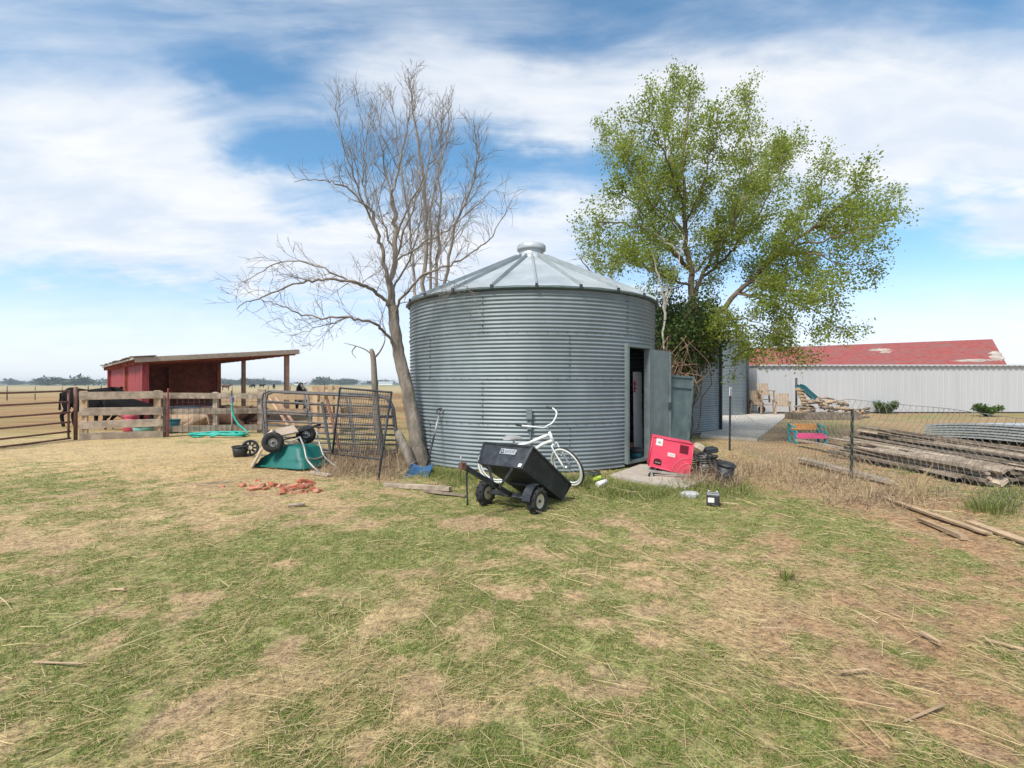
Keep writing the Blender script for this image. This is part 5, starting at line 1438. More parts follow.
for x in (-.35, .35):
    mb = MB(); mb.torus(q + Vector((x, -.25, .19)), (0, 1, 0), .14, .05, 20, 8); mb.part('wheel', rubber, root)

# children's bench
root = thing('bench', 'small painted bench with teal ends and orange and pink slats', 'bench', G(807, 443.5))
q = G(807, 443); ex = Vector((1, -.08, 0)).normalized(); ey = Vector((.08, 1, 0))
teal_p = M('teal_paint', (.03, .32, .36), .55, 0, .12, 6, .05); orange_p = M('orange_paint', (.75, .36, .09), .55, 0, .12, 6, .05); pink_p = M('pink_paint', (.62, .06, .20), .55, 0, .12, 6, .05)
def bpt(x, y, z): return q + ex * x + ey * y + Vector((0, 0, z))
for x in (-.36, .38):
    mb = MB(); mb.beam(bpt(x, -.15, 0), bpt(x, -.15, .30), .10, .035, up=(1, 0, 0)); mb.beam(bpt(x, .18, 0), bpt(x, .22, .50), .10, .035, up=(1, 0, 0)); mb.beam(bpt(x, -.22, .31), bpt(x, .24, .31), .035, .05, up=(0, 0, 1)); mb.beam(bpt(x, -.12, .42), bpt(x, .2, .47), .05, .035); mb.part('end_frame', teal_p, root)
for i in range(3):
    mb = MB(); mb.beam(bpt(-.36, .205 + .01 * i, .36 + i * .055), bpt(.38, .205 + .01 * i, .36 + i * .055), .02, .045); mb.part('back_slat', orange_p, root)
for i in range(4):
    mb = MB(); mb.beam(bpt(-.36, -.18 + i * .095, .235 - (.05 if i == 0 else 0)), bpt(.38, -.18 + i * .095, .235 - (.05 if i == 0 else 0)), .08, .03 if i else .09); mb.part('seat_slat', pink_p, root)

# ------------------------------------------------------------------ trees
class Tree:
    def __init__(s, seed):
        s.g = random.Random(seed); s.thick = MB(); s.thin = MB(); s.tips = []
    def limb(s, pts, r0, r1, trunk=True, n=None, wob=.02):
        p = catmull(pts, n or max(8, 4 * len(pts)))
        p[1:-1] += np.array([[s.g.gauss(0, wob) for _ in range(3)] for _ in range(len(p) - 2)])
        rr = np.linspace(r0, r1, len(p)) if r1 else r0 * (1 - np.linspace(0, 1, len(p)) ** 1.3) + .004
        (s.thick if trunk else s.thin).tube(p, rr, 9 if r0 > .05 else (6 if r0 > .02 else 4), cap=False)
        return p, rr
    def sprout(s, p, rr, lens, counts, lev, up=.25, t0=.2, rmin=.004, ang=(28, 60), droop=0.0, leaf_lev=1, crook=.10):
        """side branches along a limb, each with branches of its own"""
        g = s.g; L = float(np.linalg.norm(np.diff(p, axis=0), axis=1).sum())
        cnt = max(1, int(counts[0] * L + g.random()))
        for i in range(cnt):
            t = t0 + (1 - t0) * (i + g.random()) / cnt; k = min(len(p) - 2, int(t * (len(p) - 1)))
            tan = p[k + 1] - p[k]; tan /= np.linalg.norm(tan) + 1e-9
            v = np.array([g.gauss(0, 1) for _ in range(3)]); v -= tan * v.dot(tan); v /= np.linalg.norm(v) + 1e-9
            a = math.radians(g.uniform(*ang)); d = tan * math.cos(a) + v * math.sin(a); d[2] += up; d /= np.linalg.norm(d)
            ln = lens[0] * g.uniform(.55, 1.15) * (1 - .62 * t); m = 7 if lev > 1 else 5
            q = [p[k].copy()]; dd = d.copy()
            for j in range(m - 1):
                dd = dd + np.array([g.gauss(0, crook) for _ in range(3)]); dd[2] += up * .12 - droop * j / m; dd /= np.linalg.norm(dd)
                q.append(q[-1] + dd * ln / (m - 1))
            q = np.array(q); r0 = max(rmin, min(rr[k] * .55, ln * .014))
            r_ = np.linspace(r0, rmin * .7, m); s.thin.tube(q, r_, 5 if r0 > .015 else 3, cap=False)
            if lev <= leaf_lev: s.tips.append(q)
            if len(lens) > 1: s.sprout(q, r_, lens[1:], counts[1:], lev - 1, up, .15, rmin, ang, droop, leaf_lev, crook)


def leaves(tips, per, size, mat, name, parent, seed, spread=.06, fold=.9):
    g = np.random.default_rng(seed); C = []; D = []
    for q in tips:
        n = g.poisson(per * max(.4, np.linalg.norm(q[-1] - q[0])))
        if n == 0: continue
        t = g.random(n) * (len(q) - 1.001); i = t.astype(int); f = (t - i)[:, None]
        C.append(q[i] * (1 - f) + q[i + 1] * f + g.normal(0, spread, (n, 3))); D.append(q[i + 1] - q[i])
    C = np.concatenate(C); D = np.concatenate(D); n = len(C)
    D = D / (np.linalg.norm(D, axis=1)[:, None] + 1e-9) + g.normal(0, .8, (n, 3)); D[:, 2] -= .25; D /= np.linalg.norm(D, axis=1)[:, None]
    N = g.normal(0, 1, (n, 3)); N[:, 2] += .5; S = np.cross(D, N); S /= np.linalg.norm(S, axis=1)[:, None] + 1e-9
    L = (size * g.uniform(.6, 1.25, n))[:, None]; W = L * .36
    V = np.stack([C, C + D * L * .45 + S * W, C + D * L, C + D * L * .45 - S * W], 1).reshape(-1, 3)
    q = (np.arange(n) * 4)[:, None] + np.arange(4)
    me = fast_mesh(name, V, quads=q); o = link(name, me, mat, parent, True); return o, n


def px_path(lst): return [P(*q) for q in lst]

# --- bare dead tree at the left of the bin
bt = thing('bare_tree', 'tall leafless dead tree leaning beside the left wall of the bin', 'tree', (-1.8, 9.95, 0))
T1 = Tree(31); Yt = 9.95
trunk = px_path([(421, 466, 9.85), (417, 445, 9.9), (413, 420, 9.95), (409, 398, 9.95), (403, 372, Yt), (398, 350, Yt), (394.5, 325, Yt), (392.5, 306, Yt)])
pt, rt_ = T1.limb(trunk, .155, .098, n=30, wob=.008)
fl = MB(); fl.tube([Vector((-1.80, 9.86, -.05)), Vector((-1.79, 9.86, .10)), Vector((-1.81, 9.87, .35))], [.25, .19, .155], 12, cap=False); T1.thick.add(fl.v, fl.f, True)
mains = [
    ([(393, 318, Yt), (391.5, 290, Yt), (394, 262, 9.9), (396, 235, 9.9), (394, 210, 9.9), (391.5, 197, 9.9)], .085, .045, 3),
    ([(391.5, 198, 9.9), (398, 172, 9.9), (405, 140, 9.8), (411, 108, 9.8), (415, 74, 9.8)], .036, .006, 2),
    ([(391.5, 200, 9.9), (385, 170, 10), (380, 135, 10.1), (377, 95, 10.1)], .028, .005, 2),
    ([(391, 303, Yt), (388, 280, 9.8), (384.5, 258, 9.7), (378, 234, 9.6), (369, 208, 9.5)], .06, .035, 3),
    ([(369, 208, 9.5), (354, 193, 9.4), (338, 184, 9.3), (318, 180, 9.2), (294, 182, 9.1)], .032, .006, 2),
    ([(376, 230, 9.6), (362, 200, 9.5), (350, 165, 9.4), (340, 128, 9.3), (336, 92, 9.3)], .03, .005, 2),
    ([(369, 208, 9.5), (362, 175, 9.6), (364, 140, 9.7), (356, 100, 9.8)], .024, .004, 2),
    ([(392, 309, Yt), (380, 295, 9.7), (366, 287, 9.4), (350, 282, 9.1), (325, 280, 8.9), (302, 282, 8.7), (270, 295, 8.5), (252, 300, 8.4), (237, 309, 8.4)], .052, .008, 3),
    ([(350, 282, 9.1), (330, 272, 9.0), (305, 262, 8.9), (278, 262, 8.8), (255, 275, 8.7), (238, 285, 8.7)], .022, .005, 2),
    ([(399, 352, Yt), (391, 339, 9.8), (378, 327, 9.5), (362, 320, 9.2), (346, 317, 9.0), (322, 318, 8.8), (300, 314, 8.7), (280, 305, 8.6), (262, 300, 8.5)], .046, .006, 3),
    ([(346, 317, 9.0), (325, 325, 9.1), (305, 332, 9.2), (285, 342, 9.3)], .016, .004, 1),
    ([(394, 315, Yt), (402, 298, 9.6), (424, 276, 9.2), (452, 264, 8.9), (476, 250, 8.7), (495, 232, 8.5), (512, 200, 8.5)], .040, .006, 3),
    ([(424, 276, 9.2), (446, 280, 8.9), (466, 288, 8.8), (478, 293, 8.7)], .014, .004, 1),
    ([(394, 262, 9.9), (402, 240, 9.7), (412, 210, 9.5), (424, 180, 9.4), (432, 140, 9.4), (436, 110, 9.4)], .034, .005, 2),
    ([(395, 250, 9.9), (384, 225, 10.2), (376, 195, 10.5), (366, 160, 10.7), (368, 120, 10.8)], .028, .005, 2),
    ([(394, 262, 9.9), (416, 248, 9.5), (444, 232, 9.2), (470, 212, 9.0), (490, 190, 8.9)], .028, .005, 2),
    ([(424, 276, 9.2), (440, 255, 9.3), (458, 226, 9.4), (470, 195, 9.5)], .02, .004, 2),
    ([(395, 240, 9.9), (410, 205, 9.7), (428, 170, 9.6), (445, 140, 9.6), (452, 115, 9.6)], .028, .005, 2),
    ([(393, 290, Yt), (408, 262, 10.3), (418, 230, 10.5), (424, 190, 10.6), (422, 150, 10.7)], .03, .005, 2),
]
for (lst, r0, r1, lev) in mains:
    p_, r_ = T1.limb(px_path(lst), r0 * .72, r1 * .8, wob=.018)
    r0 *= 1; T1.sprout(p_, r_, ((1.1 if lst[-1][1] < 150 else .78), .62, .38), (5.2, 6.0, 6.6), 3, up=(.42 if lst[-1][1] < 150 else .16), t0=.12, rmin=.0034, ang=(20, 62), crook=.15)
# broken dead stub leaning at the foot
st = MB(); st.tube(catmull(px_path([(412, 467, 9.55), (407, 452, 9.6), (402, 442, 9.75), (397.5, 432, 9.85)]), 9), [.10, .098, .092, .09, .088, .085, .082, .08, .06], 9)
T1.thick.part('trunk', bark_dead, bt); T1.thin.part('crown', twig_dead, bt)
st.part('broken_stub', bark_dead, bt)

# --- second leafless tree, many stems, behind the bin
b2 = thing('bare_tree', 'many stemmed leafless tree rising behind the left shoulder of the bin roof', 'tree', (-2.5, 15.4, 0))
T2 = Tree(44); Y2 = 15.4
for (lst, r0) in (([(428, 440, Y2), (427, 340, Y2), (424, 285, Y2), (427, 230, 15.3), (423, 180, 15.2), (414, 120, 15.1), (409, 78, 15)], .13), ([(430, 440, Y2), (434, 330, 15.5), (437, 270, 15.6), (440, 210, 15.8), (440, 150, 16), (444, 105, 16)], .10), ([(432, 440, Y2), (438, 340, 15.3), (445, 282, 15.2), (454, 230, 15.0), (468, 195, 14.9), (478, 160, 14.8), (474, 125, 14.8)], .10), ([(427, 440, Y2), (420, 330, 15.6), (414, 280, 15.8), (408, 220, 16), (398, 150, 16.1), (390, 90, 16.2)], .09), ([(431, 400, Y2), (432, 300, 15), (431, 240, 14.8), (436, 180, 14.6), (452, 130, 14.5)], .08)):
    p_, r_ = T2.limb(px_path(lst), r0 * .72, .008, wob=.03)
    T2.sprout(p_, r_, (1.4, .9, .52), (3.4, 4.0, 4.6), 3, up=.3, t0=.42, rmin=.0052, ang=(18, 55), crook=.14)
T2.thick.part('trunk', bark_dead, b2); T2.thin.part('crown', twig_dead, b2)

# --- small bare tree behind the right shoulder of the roof
b3 = thing('bare_tree', 'small leafless tree showing over the right slope of the bin roof', 'tree', (3.2, 21, 0))
T3 = Tree(52)
for lst in ([(612, 420, 21), (608, 310, 21), (600, 270, 21), (590, 250, 21)], [(614, 420, 21), (616, 310, 21), (611, 270, 21.3), (612, 246, 21.5)], [(610, 420, 21), (602, 300, 21), (590, 272, 20.6), (578, 256, 20.4)]):
    p_, r_ = T3.limb(px_path(lst), .09, .008, wob=.03); T3.sprout(p_, r_, (1.2, .6), (2.0, 2.6), 2, up=.15, t0=.5, rmin=.007)
T3.thick.part('trunk', bark_dead, b3); T3.thin.part('crown', twig_dead, b3)

# --- dead snag in front of the stored gates
sn = thing('dead_snag', 'short broken grey trunk standing dead among the stored gates', 'tree', (-2.65, 10.4, 0))
mb = MB(); Ys = 10.35
mb.tube(catmull(px_path([(383, 458, Ys), (380, 440, Ys), (376.5, 415, Ys), (375, 390, Ys), (374, 370, Ys), (373, 357, Ys), (371, 349, Ys)]), 18), list(np.linspace(.078, .05, 17)) + [.03], 9)
mb.part('trunk', bark_dead, sn)
mb = MB()
for lst, r0 in (([(374, 358, Ys), (378, 354, 10.3), (383, 346, 10.2), (385, 338, 10.2), (383, 328, 10.1)], .022), ([(373, 356, Ys), (366, 350, 10.3), (356, 346, 10.2), (344, 343, 10.1)], .016), ([(356, 346, 10.2), (352, 352, 10.2), (356, 358, 10.2)], .012)):
    mb.tube(catmull(px_path(lst), 12), list(np.linspace(r0, .005, 12)), 6)
mb.part('branches', bark_dead, sn)

# --- leafy tree right of the bin
lt = thing('leafy_tree', 'big spring green tree spreading over the bins from behind the open door', 'tree', (5.0, 14.3, 0))
T4 = Tree(77); Yl = 14.3
tr = [
    ([(682, 440, Yl), (683, 400, Yl), (687, 355, Yl), (691, 320, Yl), (694, 298, Yl)], .22, .16),
    ([(694, 300, Yl), (690, 270, Yl), (686, 240, 14.2), (683, 205, 14.1), (682, 165, 14.0), (688, 120, 14), (692, 80, 14)], .15, .012),
    ([(688, 350, Yl), (708, 325, 14.1), (737, 294, 13.8), (764, 267, 13.4), (790, 245, 13.0), (812, 228, 12.7), (840, 206, 12.4), (858, 188, 12.2)], .14, .014),
    ([(694, 300, Yl), (702, 275, 14.6), (722, 240, 15), (742, 205, 15.3), (752, 165, 15.5), (748, 120, 15.6), (752, 92, 15.6)], .10, .010),
    ([(690, 268, Yl), (668, 245, 13.7), (645, 230, 13.2), (618, 222, 12.7), (590, 225, 12.4)], .085, .010),
    ([(685, 235, 14.2), (662, 205, 14.8), (640, 175, 15.4), (618, 150, 15.8), (600, 135, 16)], .075, .010),
    ([(683, 200, 14.1), (668, 165, 13.5), (655, 130, 13.0), (648, 105, 12.8)], .06, .008),
    ([(693, 290, Yl), (672, 278, 15), (648, 268, 15.6), (620, 258, 16), (596, 250, 16.3)], .06, .008),
    ([(702, 275, 14.6), (728, 255, 14.0), (752, 225, 13.5), (772, 190, 13.1), (790, 150, 12.9)], .07, .008),
    ([(764, 267, 13.4), (790, 225, 13.8), (815, 190, 14.2), (838, 160, 14.5)], .05, .008),
    ([(790, 245, 13.0), (822, 240, 12.4), (850, 232, 12.0), (872, 228, 11.7), (888, 225, 11.6)], .05, .007),
    ([(812, 228, 12.7), (845, 225, 13.2), (868, 207, 13.6), (886, 200, 13.9)], .045, .007),
    ([(790, 245, 13.0), (822, 258, 12.6), (852, 265, 12.3), (878, 262, 12.1)], .04, .006),
    ([(737, 294, 13.8), (770, 295, 13.3), (800, 305, 12.9), (828, 318, 12.6), (848, 330, 12.5)], .045, .007),
    ([(714, 322, 14.1), (745, 325, 13.5), (775, 335, 13.0), (805, 348, 12.8)], .035, .006),
    ([(737, 294, 13.8), (765, 285, 14.6), (800, 280, 15.2), (832, 285, 15.6)], .04, .006),
    ([(686, 230, 14.2), (700, 190, 13.4), (712, 150, 12.9), (718, 110, 12.6)], .05, .007),
    ([(684, 205, 14.1), (672, 160, 14.8), (668, 115, 15.2), (676, 85, 15.4)], .05, .007),
    ([(690, 270, Yl), (660, 235, 14), (630, 200, 13.6), (610, 190, 13.3)], .05, .007),
    ([(722, 240, 15), (748, 210, 15.8), (770, 175, 16.3), (778, 150, 16.5)], .045, .007),
    ([(690, 275, Yl), (715, 250, 13.6), (735, 215, 13.2), (738, 170, 12.9), (725, 135, 12.8)], .05, .007),
    ([(686, 240, 14.2), (655, 205, 13.2), (632, 175, 12.9), (628, 150, 12.8)], .045, .007),
    ([(690, 285, Yl), (660, 275, 13.2), (632, 262, 12.8), (606, 262, 12.6)], .045, .007),
    ([(737, 294, 13.8), (768, 302, 13.0), (795, 322, 12.5), (815, 338, 12.3)], .045, .007),
    ([(750, 282, 13.6), (790, 288, 12.6), (820, 300, 12.2), (842, 312, 12.0)], .045, .007),
    ([(714, 322, 14.1), (735, 318, 13), (760, 325, 12.4), (785, 338, 12.2)], .04, .007),
    ([(742, 205, 15.3), (765, 180, 15), (780, 165, 14.8), (800, 150, 14.6)], .04, .006),
    ([(764, 267, 13.4), (800, 262, 14.2), (840, 250, 14.8), (868, 240, 15)], .045, .006),
    ([(688, 350, Yl), (716, 337, 13.6), (738, 340, 13.1), (752, 355, 12.8)], .03, .006),
]
for i, (lst, r0, r1) in enumerate(tr):
    p_, r_ = T4.limb(px_path(lst), r0 * (.62 if i else .85), r1 * .7, wob=.03)
    if i: T4.sprout(p_, r_, (1.5 if lst[-1][0] < 800 else 1.22, .74, .40), (3.3, 3.7, 4.0), 3, up=.14, t0=.30 if i < 3 else .12, rmin=.0045, ang=(25, 62), droop=.05, leaf_lev=2)
T4.thick.part('trunk', bark_live, lt)
br = T4.thin.part('branches', bark_live, lt)
o, n1 = leaves(T4.tips, 84, .066, leaf_tree, 'crown', lt, 5, .11)
print('tree leaves', n1, 'tips', len(T4.tips))

# --- dense dark climber round the trunk foot, with dead vines
iv = thing('ivy_thicket', 'dense dark green thicket smothering the foot of the leafy tree', 'bush', (4.6, 13.6, 0))
T5 = Tree(91); g = random.Random(8)
for i in range(44):
    a = P(g.uniform(664, 690), 440, g.uniform(13.4, 14.6)); a.z = 0
    px_ = g.uniform(656, 716); b_ = P(px_, g.uniform(288, 372 if px_ < 692 else 345), g.uniform(12.9, 14.8))
    m = a.lerp(b_, .55) + Vector((g.gauss(0, .25), g.gauss(0, .25), .3))
    p_, r_ = T5.limb([a, m, b_], .02, .006, trunk=False, wob=.05); T5.tips.append(p_[len(p_) // 2:])
    T5.sprout(p_, r_, (.6, .32), (4.0, 3.4), 2, up=.1, t0=.55, rmin=.005, leaf_lev=2)
o, n2 = leaves(T5.tips, 26, .09, leaf_dark, 'foliage', iv, 6, .13); T5.thin.part('stems', bark_live, iv)
dv = MB()
for i in range(34):
    a = P(g.uniform(662, 694), g.uniform(335, 372), g.uniform(12.6, 13.1)); b_ = P(g.uniform(660, 700), g.uniform(370, 395), g.uniform(12.5, 13.1))
    m = a.lerp(b_, .5) + Vector((g.gauss(0, .3), -.1, g.gauss(0, .15))); dv.tube(catmull([a, m, b_], 10), list(np.linspace(.008, .004, 10)), 4, cap=False)
dv.part('dead_vines', M('dead_vine', (.30, .19, .13), .9, 0, .3, 6, .2), iv)
pl = thing('pale_sapling', 'pale leafless sapling against the left edge of the leafy crown', 'tree', (3.9, 13.2, 0))
T6 = Tree(18)
for lst in ([(664, 440, 13), (664, 350, 13), (665, 310, 13), (674, 280, 12.9), (680, 255, 12.9), (682, 235, 12.8)], [(665, 320, 13), (661, 290, 13), (655, 262, 12.9), (651, 238, 12.9), (646, 222, 12.8)], [(665, 305, 13), (667, 280, 13.2), (662, 258, 13.3)], [(680, 255, 12.9), (664, 240, 12.7), (654, 232, 12.6)]):
    p_, r_ = T6.limb(px_path(lst), .035, .007, wob=.02); T6.sprout(p_, r_, (.5, .25), (2.0, 2.0), 2, up=.1, t0=.4, rmin=.005)
T6.thick.part('trunk', pale_bark, pl); T6.thin.part('crown', pale_bark, pl)


def shrub(px, py, w, h, label, seed, mat=leaf_bush, per=60):
    q = G(px, py); root = thing('shrub', label, 'shrub', q)
    T = Tree(seed)
    for i in range(16):
        a = T.g.uniform(0, 6.28); d = Vector((math.cos(a) * w / 2, math.sin(a) * w / 2, h * T.g.uniform(.6, 1)))
        p_, r_ = T.limb([q, q + d * .5 + Vector((0, 0, h * .15)), q + d], .012, .004, trunk=False, wob=.02); T.tips.append(p_); T.sprout(p_, r_, (h * .4,), (5.0,), 1, up=.2, rmin=.004)
    leaves(T.tips, per, .085, mat, 'foliage', root, seed, .05); T.thin.part('stems', bark_live, root)
shrub(885, 413.6, 1.0, .62, 'small round green shrub at the foot of the white shed, nearer the firewood', 61)
shrub(986.5, 416.5, 1.1, .55, 'wider green shrub at the foot of the white shed, above the steel sheets', 62)

# ------------------------------------------------------------------ cattle
def skin(name, V, E, rad, root_i, mat, parent):
    me = bpy.data.meshes.new(name); me.from_pydata([tuple(v) for v in V], E, []); me.update()
    o = bpy.data.objects.new(name, me); COL.objects.link(o)
    md = o.modifiers.new('skin', 'SKIN'); md.use_smooth_shade = True
    lay = me.skin_vertices[0].data
    for i, r_ in enumerate(rad):
        lay[i].radius = (r_, r_) if np.isscalar(r_) else r_; lay[i].use_root = (i == root_i)
    sb_ = o.modifiers.new('sub', 'SUBSURF'); sb_.levels = 2; sb_.render_levels = 2
    dg = bpy.context.evaluated_depsgraph_get(); m2 = bpy.data.meshes.new_from_object(o.evaluated_get(dg)); m2.name = name
    bpy.data.objects.remove(o); bpy.data.meshes.remove(me)
    m2.materials.clear()
    m2.polygons.foreach_set('use_smooth', np.ones(len(m2.polygons), bool))
    return link(name, m2, mat, parent)


def cow(label, loc, rz, mat, s=1.0, lying=False, head='level', face=None, cat='cow'):
    root = thing('cow', label, cat, loc, rz, 'cattle in and beyond the corral')
    zb = -.62 if lying else 0
    hp = {'level': ((.92, 0, 1.28), (1.14, 0, 1.34), (1.42, 0, 1.14)), 'down': ((.95, 0, .95), (1.12, 0, .62), (1.22, 0, .30)), 'up': ((.82, 0, 1.38), (.98, 0, 1.56), (1.26, 0, 1.44))}[head]
    V = [(-.72, 0, 1.12 + zb), (-.35, 0, 1.05 + zb), (.1, 0, 1.0 + zb), (.5, 0, 1.06 + zb)] + [(a, b_, c + zb) for a, b_, c in hp]
    rd_ = [(.27, .30), (.33, .36), (.34, .40), (.29, .36), (.17, .2), (.125, .13), (.085, .085)]
    E = [(0, 1), (1, 2), (2, 3), (3, 4), (4, 5), (5, 6)]
    def leg(att, pts, rs):
        k = att
        for p_, r_ in zip(pts, rs): V.append(p_); rd_.append(r_); E.append((k, len(V) - 1)); k = len(V) - 1
    for y in (-1, 1):
        if not lying:
            leg(0, [(-.70, .19 * y, .84), (-.56, .21 * y, .66), (-.80, .21 * y, .45), (-.74, .21 * y, .10), (-.70, .21 * y, .03)], [.17, .105, .065, .052, .06])
            leg(3, [(.50, .17 * y, .74), (.48, .18 * y, .44), (.47, .18 * y, .12), (.50, .18 * y, .03)], [.125, .068, .05, .06])
        else:
            leg(0, [(-.55, .30 * y, .30), (-.15, .42 * y, .13), (-.45, .5 * y, .08)], [.15, .09, .06])
            leg(3, [(.55, .26 * y, .22), (.85, .28 * y, .09), (.60, .34 * y, .07)], [.11, .07, .055])
    leg(0, [(-1.0, 0, 1.2 + zb), (-1.08, 0, .9 + zb), (-1.08, 0, .6 + zb * .6)], [.05, .028, .04])
    V = [Vector(v) * s for v in V]; rd_ = [(a * s, b_ * s) if not np.isscalar(a_) else (a_ * s, a_ * s) for a_ in rd_ for (a, b_) in [(a_ if not np.isscalar(a_) else (a_, a_))]]
    body = skin('body', V, E, rd_, 1, mat, root)
    hb, hd_ = Vector(hp[1]) * s + Vector((0, 0, zb * s)), Vector(hp[2]) * s + Vector((0, 0, zb * s))
    for y in (-1, 1):
        mb = MB(); mb.lathe([(0, 0), (.045 * s, .05 * s), (.06 * s, .12 * s), (.03 * s, .19 * s), (0, .21 * s)], hb + Vector((-.05 * s, .10 * y * s, .05 * s)), Vector((-.15, y, .1)), 10)
        mb.part('ear', mat, root, False)
        mb = MB(); mb.lathe([(0, -.02 * s), (.02 * s, 0), (0, .02 * s)], hb.lerp(hd_, .35) + Vector((.02, .095 * y * s, .045 * s)), Vector((0, y, 0)), 8); mb.part('eye', black_paint, root, False)
    if face: 
        q = hb.lerp(hd_, .6); mb = MB(); d = (hd_ - hb).normalized(); mb.lathe([(0, -.16 * s), (.07 * s, -.10 * s), (.085 * s, .05 * s), (.06 * s, .16 * s), (0, .2 * s)], q + Vector((0, 0, .05 * s)), d, 12); mb.part('blaze', face, root, False)
    return root
def at(px, Y): q = P(px, 0, Y); q.z = 0; return q
white_hide = M('white_hide', (.55, .50, .45), .8, 0, .1, 6, .1)
cow('big black cow standing behind the gate post, rump toward the pipe gate', at(88, 18.3), R(-4), cattle_black, 1.0, head='level')
cow('second black cow, mostly behind the wooden board gate', at(127, 17.3), R(2), cattle_black, .80, head='down')
cow('tan calf lying behind the rail fence, left of the standpipe', at(189, 17.6), R(165), cattle_tan, .78, lying=True, head='level', face=white_hide)
cow('dark brown cow lying low behind the rail fence near the standpipe', at(222, 18.8), R(20), cattle_brown, .9, lying=True, head='level')
cow('brown calf lying behind the corner post of the rail fence', at(249, 19.6), R(175), cattle_brown, .9, lying=True)
cow('black and white spotted cow facing the yard behind the tube gates', at(301, 25.5), R(-68), cattle_spot, 1.0, head='up')
cow('distant black cow, leftmost of three out in the pasture', at(252.5, 175), R(175), cattle_black, 1.0, head='down')
cow('distant black cow in the pasture, middle one of three', at(262, 195), R(5), cattle_black, 1.0)
cow('distant black cow in the pasture, rightmost of three', at(274, 150), R(-60), cattle_black, 1.0)
cow('brown cow in the pasture seen beside the shed corner post', at(226, 120), R(20), cattle_brown, 1.0)

# water and feed troughs
root = thing('stock_tank', 'round galvanised stock tank behind the lying tan calf', 'tank', at(189, 20.3))
q = at(189, 20.3)
mb = MB(); mb.lathe([(0, .02), (.85, .02), (.85, .2), (.865, .22), (.85, .24), (.85, .45), (.865, .47), (.85, .49), (.85, .64), (.82, .64), (.82, .4), (0, .4)], q, n=40); mb.part('tank_wall', galv_roof, root)
mb = MB(); mb.torus(q + Vector((0, 0, .645)), (0, 0, 1), .85, .022, 40, 8); mb.part('rim', galv_roof, root)
root = thing('feed_tub', 'dark teal plastic feed tub behind the red stake', 'tub', at(171, 16.2)); q = at(171, 16.2)
mb = MB(); mb.lathe([(0, .01), (.20, .01), (.26, .42), (.245, .42), (.19, .06), (0, .06)], q, n=26); mb.part('tub_wall', teal_poly, root)
mb = MB(); mb.torus(q + Vector((0, 0, .42)), (0, 0, 1), .26, .016, 26, 8); mb.part('rim', teal_poly, root)
root = thing('water_tub', 'pale green plastic tub behind the lower boards of the board gate', 'tub', at(142, 16.0)); q = at(144, 16.0)
mb = MB(); mb.lathe([(0, .01), (.25, .01), (.31, .24), (.295, .24), (.24, .05), (0, .05)], q, n=26); mb.part('tub_wall', M('pale_green_plastic', (.16, .33, .28), .6, 0, .15, 6, .05), root)
mb = MB(); mb.torus(q + Vector((0, 0, .24)), (0, 0, 1), .31, .015, 26, 8); mb.part('rim', M('pale_green_rim', (.18, .35, .3), .6, 0, .15, 6, .05), root)
root = thing('mineral_feeder', 'round red plastic mineral feeder behind the third board of the gate', 'feeder', at(131.5, 16.4)); q = at(131.5, 16.4)
mb = MB(); mb.lathe([(0, .0), (.2, .0), (.23, .1), (.2, .3), (.19, .45), (.0, .5)], q, n=24); mb.part('base', M('red_plastic', (.42, .05, .08), .6, 0, .2, 6, .05), root)
mb = MB(); mb.lathe([(.18, .46), (.21, .52), (.16, .60), (0, .64)], q, n=24); mb.part('cap', M('red_plastic_cap', (.45, .06, .09), .6, 0, .2, 6, .05), root)

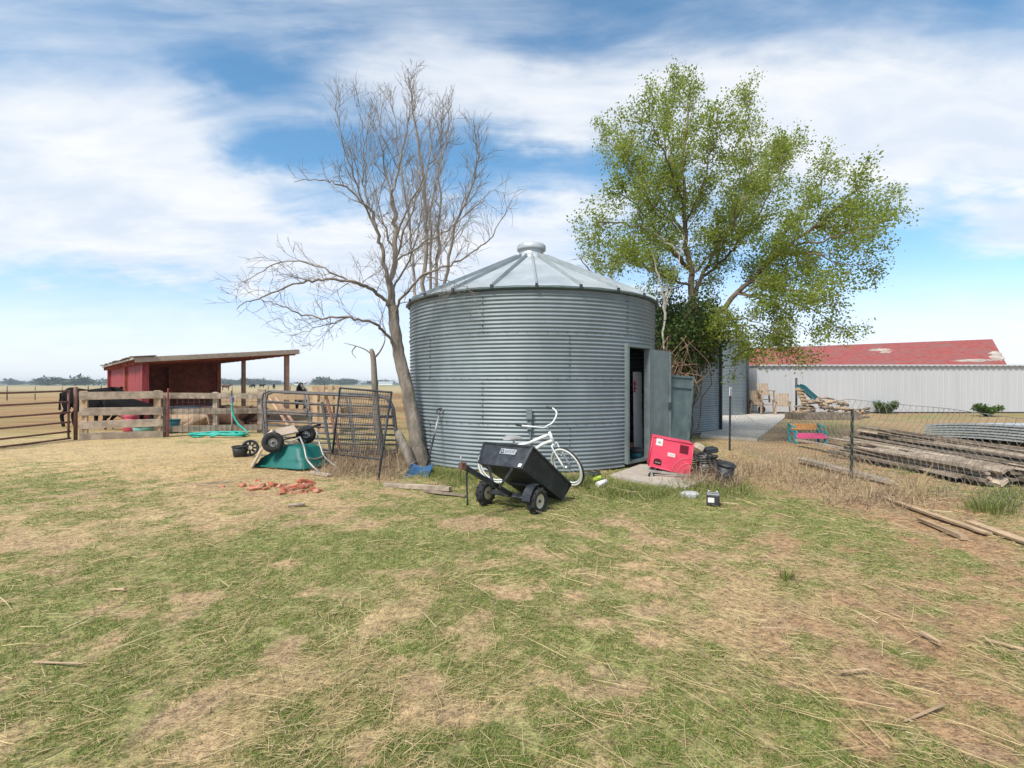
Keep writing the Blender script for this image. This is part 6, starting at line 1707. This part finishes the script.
# ------------------------------------------------------------------ the far edge of the plain
def far_trees():
    g = np.random.default_rng(77); V = []; F = []; k = 0
    def clump(x, y, w, h):
        nonlocal k
        n = max(50, int(w * 12)); 
        c = g.normal(0, 1, (n, 3)); c /= np.linalg.norm(c, axis=1)[:, None]; c *= (g.random(n) ** .4)[:, None]
        c = c * np.array([w / 2, w / 3, h / 2]) + np.array([x, y, h * .52]); s = h * .14
        for j in range(3): V.append(c + g.normal(0, s, (n, 3)))
        a = k + np.arange(n); F.append(np.stack([a, a + n, a + 2 * n], 1)); k += 3 * n
    for i in range(230):
        y = g.uniform(700, 1500); x = g.uniform(-1.12, .75) * y; h = g.uniform(4, 9) * (1.25 if fbm(np.array([x * .004]), np.array([y * .004]), 5)[0] > .5 else .75)
        clump(x, y, g.uniform(10, 38), h)
    for (px, Y, w, h) in ((50, 520, 26, 8.5), (66, 540, 30, 6.5), (80, 500, 24, 9), (96, 560, 22, 5), (116, 620, 26, 6), (40, 600, 20, 5), (345, 900, 60, 10), (380, 950, 60, 9), (255, 800, 60, 9), (230, 760, 30, 8)):
        clump((px - 512) / 512 * Y, Y, w, h)
    me = fast_mesh('distant_trees', np.concatenate(V), tris=np.concatenate(F))
    tag(link('distant_trees', me, M('far_foliage', (.05, .075, .035), .9, 0, .3, .05, 0)), 'low belt of distant trees along the horizon', 'trees', kind='stuff')
far_trees()
for i, (px, Y, w, lab) in enumerate(((99, 640, 14, 'tiny white farmhouse on the horizon left of the red shed'), (386, 820, 22, 'tiny white farm building on the horizon left of the bin'), (300, 900, 16, 'tiny white house on the horizon beyond the tube gates'))):
    q = at(px, Y); root = thing('farmhouse', lab, 'house', q)
    mb = MB(); mb.box((0, 0, 1.7), (w, 8, 3.4)); mb.part('wall', white_paint, root, False)
    mb = MB(); a = w / 2 + .5; mb.add([(-a, -4.6, 3.3), (a, -4.6, 3.3), (a, 4.6, 3.3), (-a, 4.6, 3.3), (-a, 0, 5.6), (a, 0, 5.6)], [(0, 1, 5, 4), (3, 4, 5, 2), (0, 4, 3), (1, 2, 5), (0, 3, 2, 1)]); mb.part('roof', galv_roof, root, False)
HAZE = True
if HAZE:

    mb = MB(); x0, x1, y0, y1, z0, z1 = -5200, 5200, -400, 6500, -1.3, 16
    mb.hexa([(x0, y0, z0), (x1, y0, z0), (x1, y1, z0), (x0, y1, z0), (x0, y0, z1), (x1, y0, z1), (x1, y1, z1), (x0, y1, z1)])
    hm = bpy.data.materials.new('air'); hm.use_nodes = True; T = NT(hm.node_tree); T.n.remove(T.n['Principled BSDF'])
    pv = T.new('ShaderNodeVolumePrincipled'); pv.inputs['Color'].default_value = (.82, .91, 1, 1); pv.inputs['Density'].default_value = .00035; pv.inputs['Anisotropy'].default_value = .2
    T.l.new(pv.outputs[0], T.n['Material Output'].inputs['Volume'])
    tag(link('haze', mb.mesh('haze'), hm), kind='stuff')
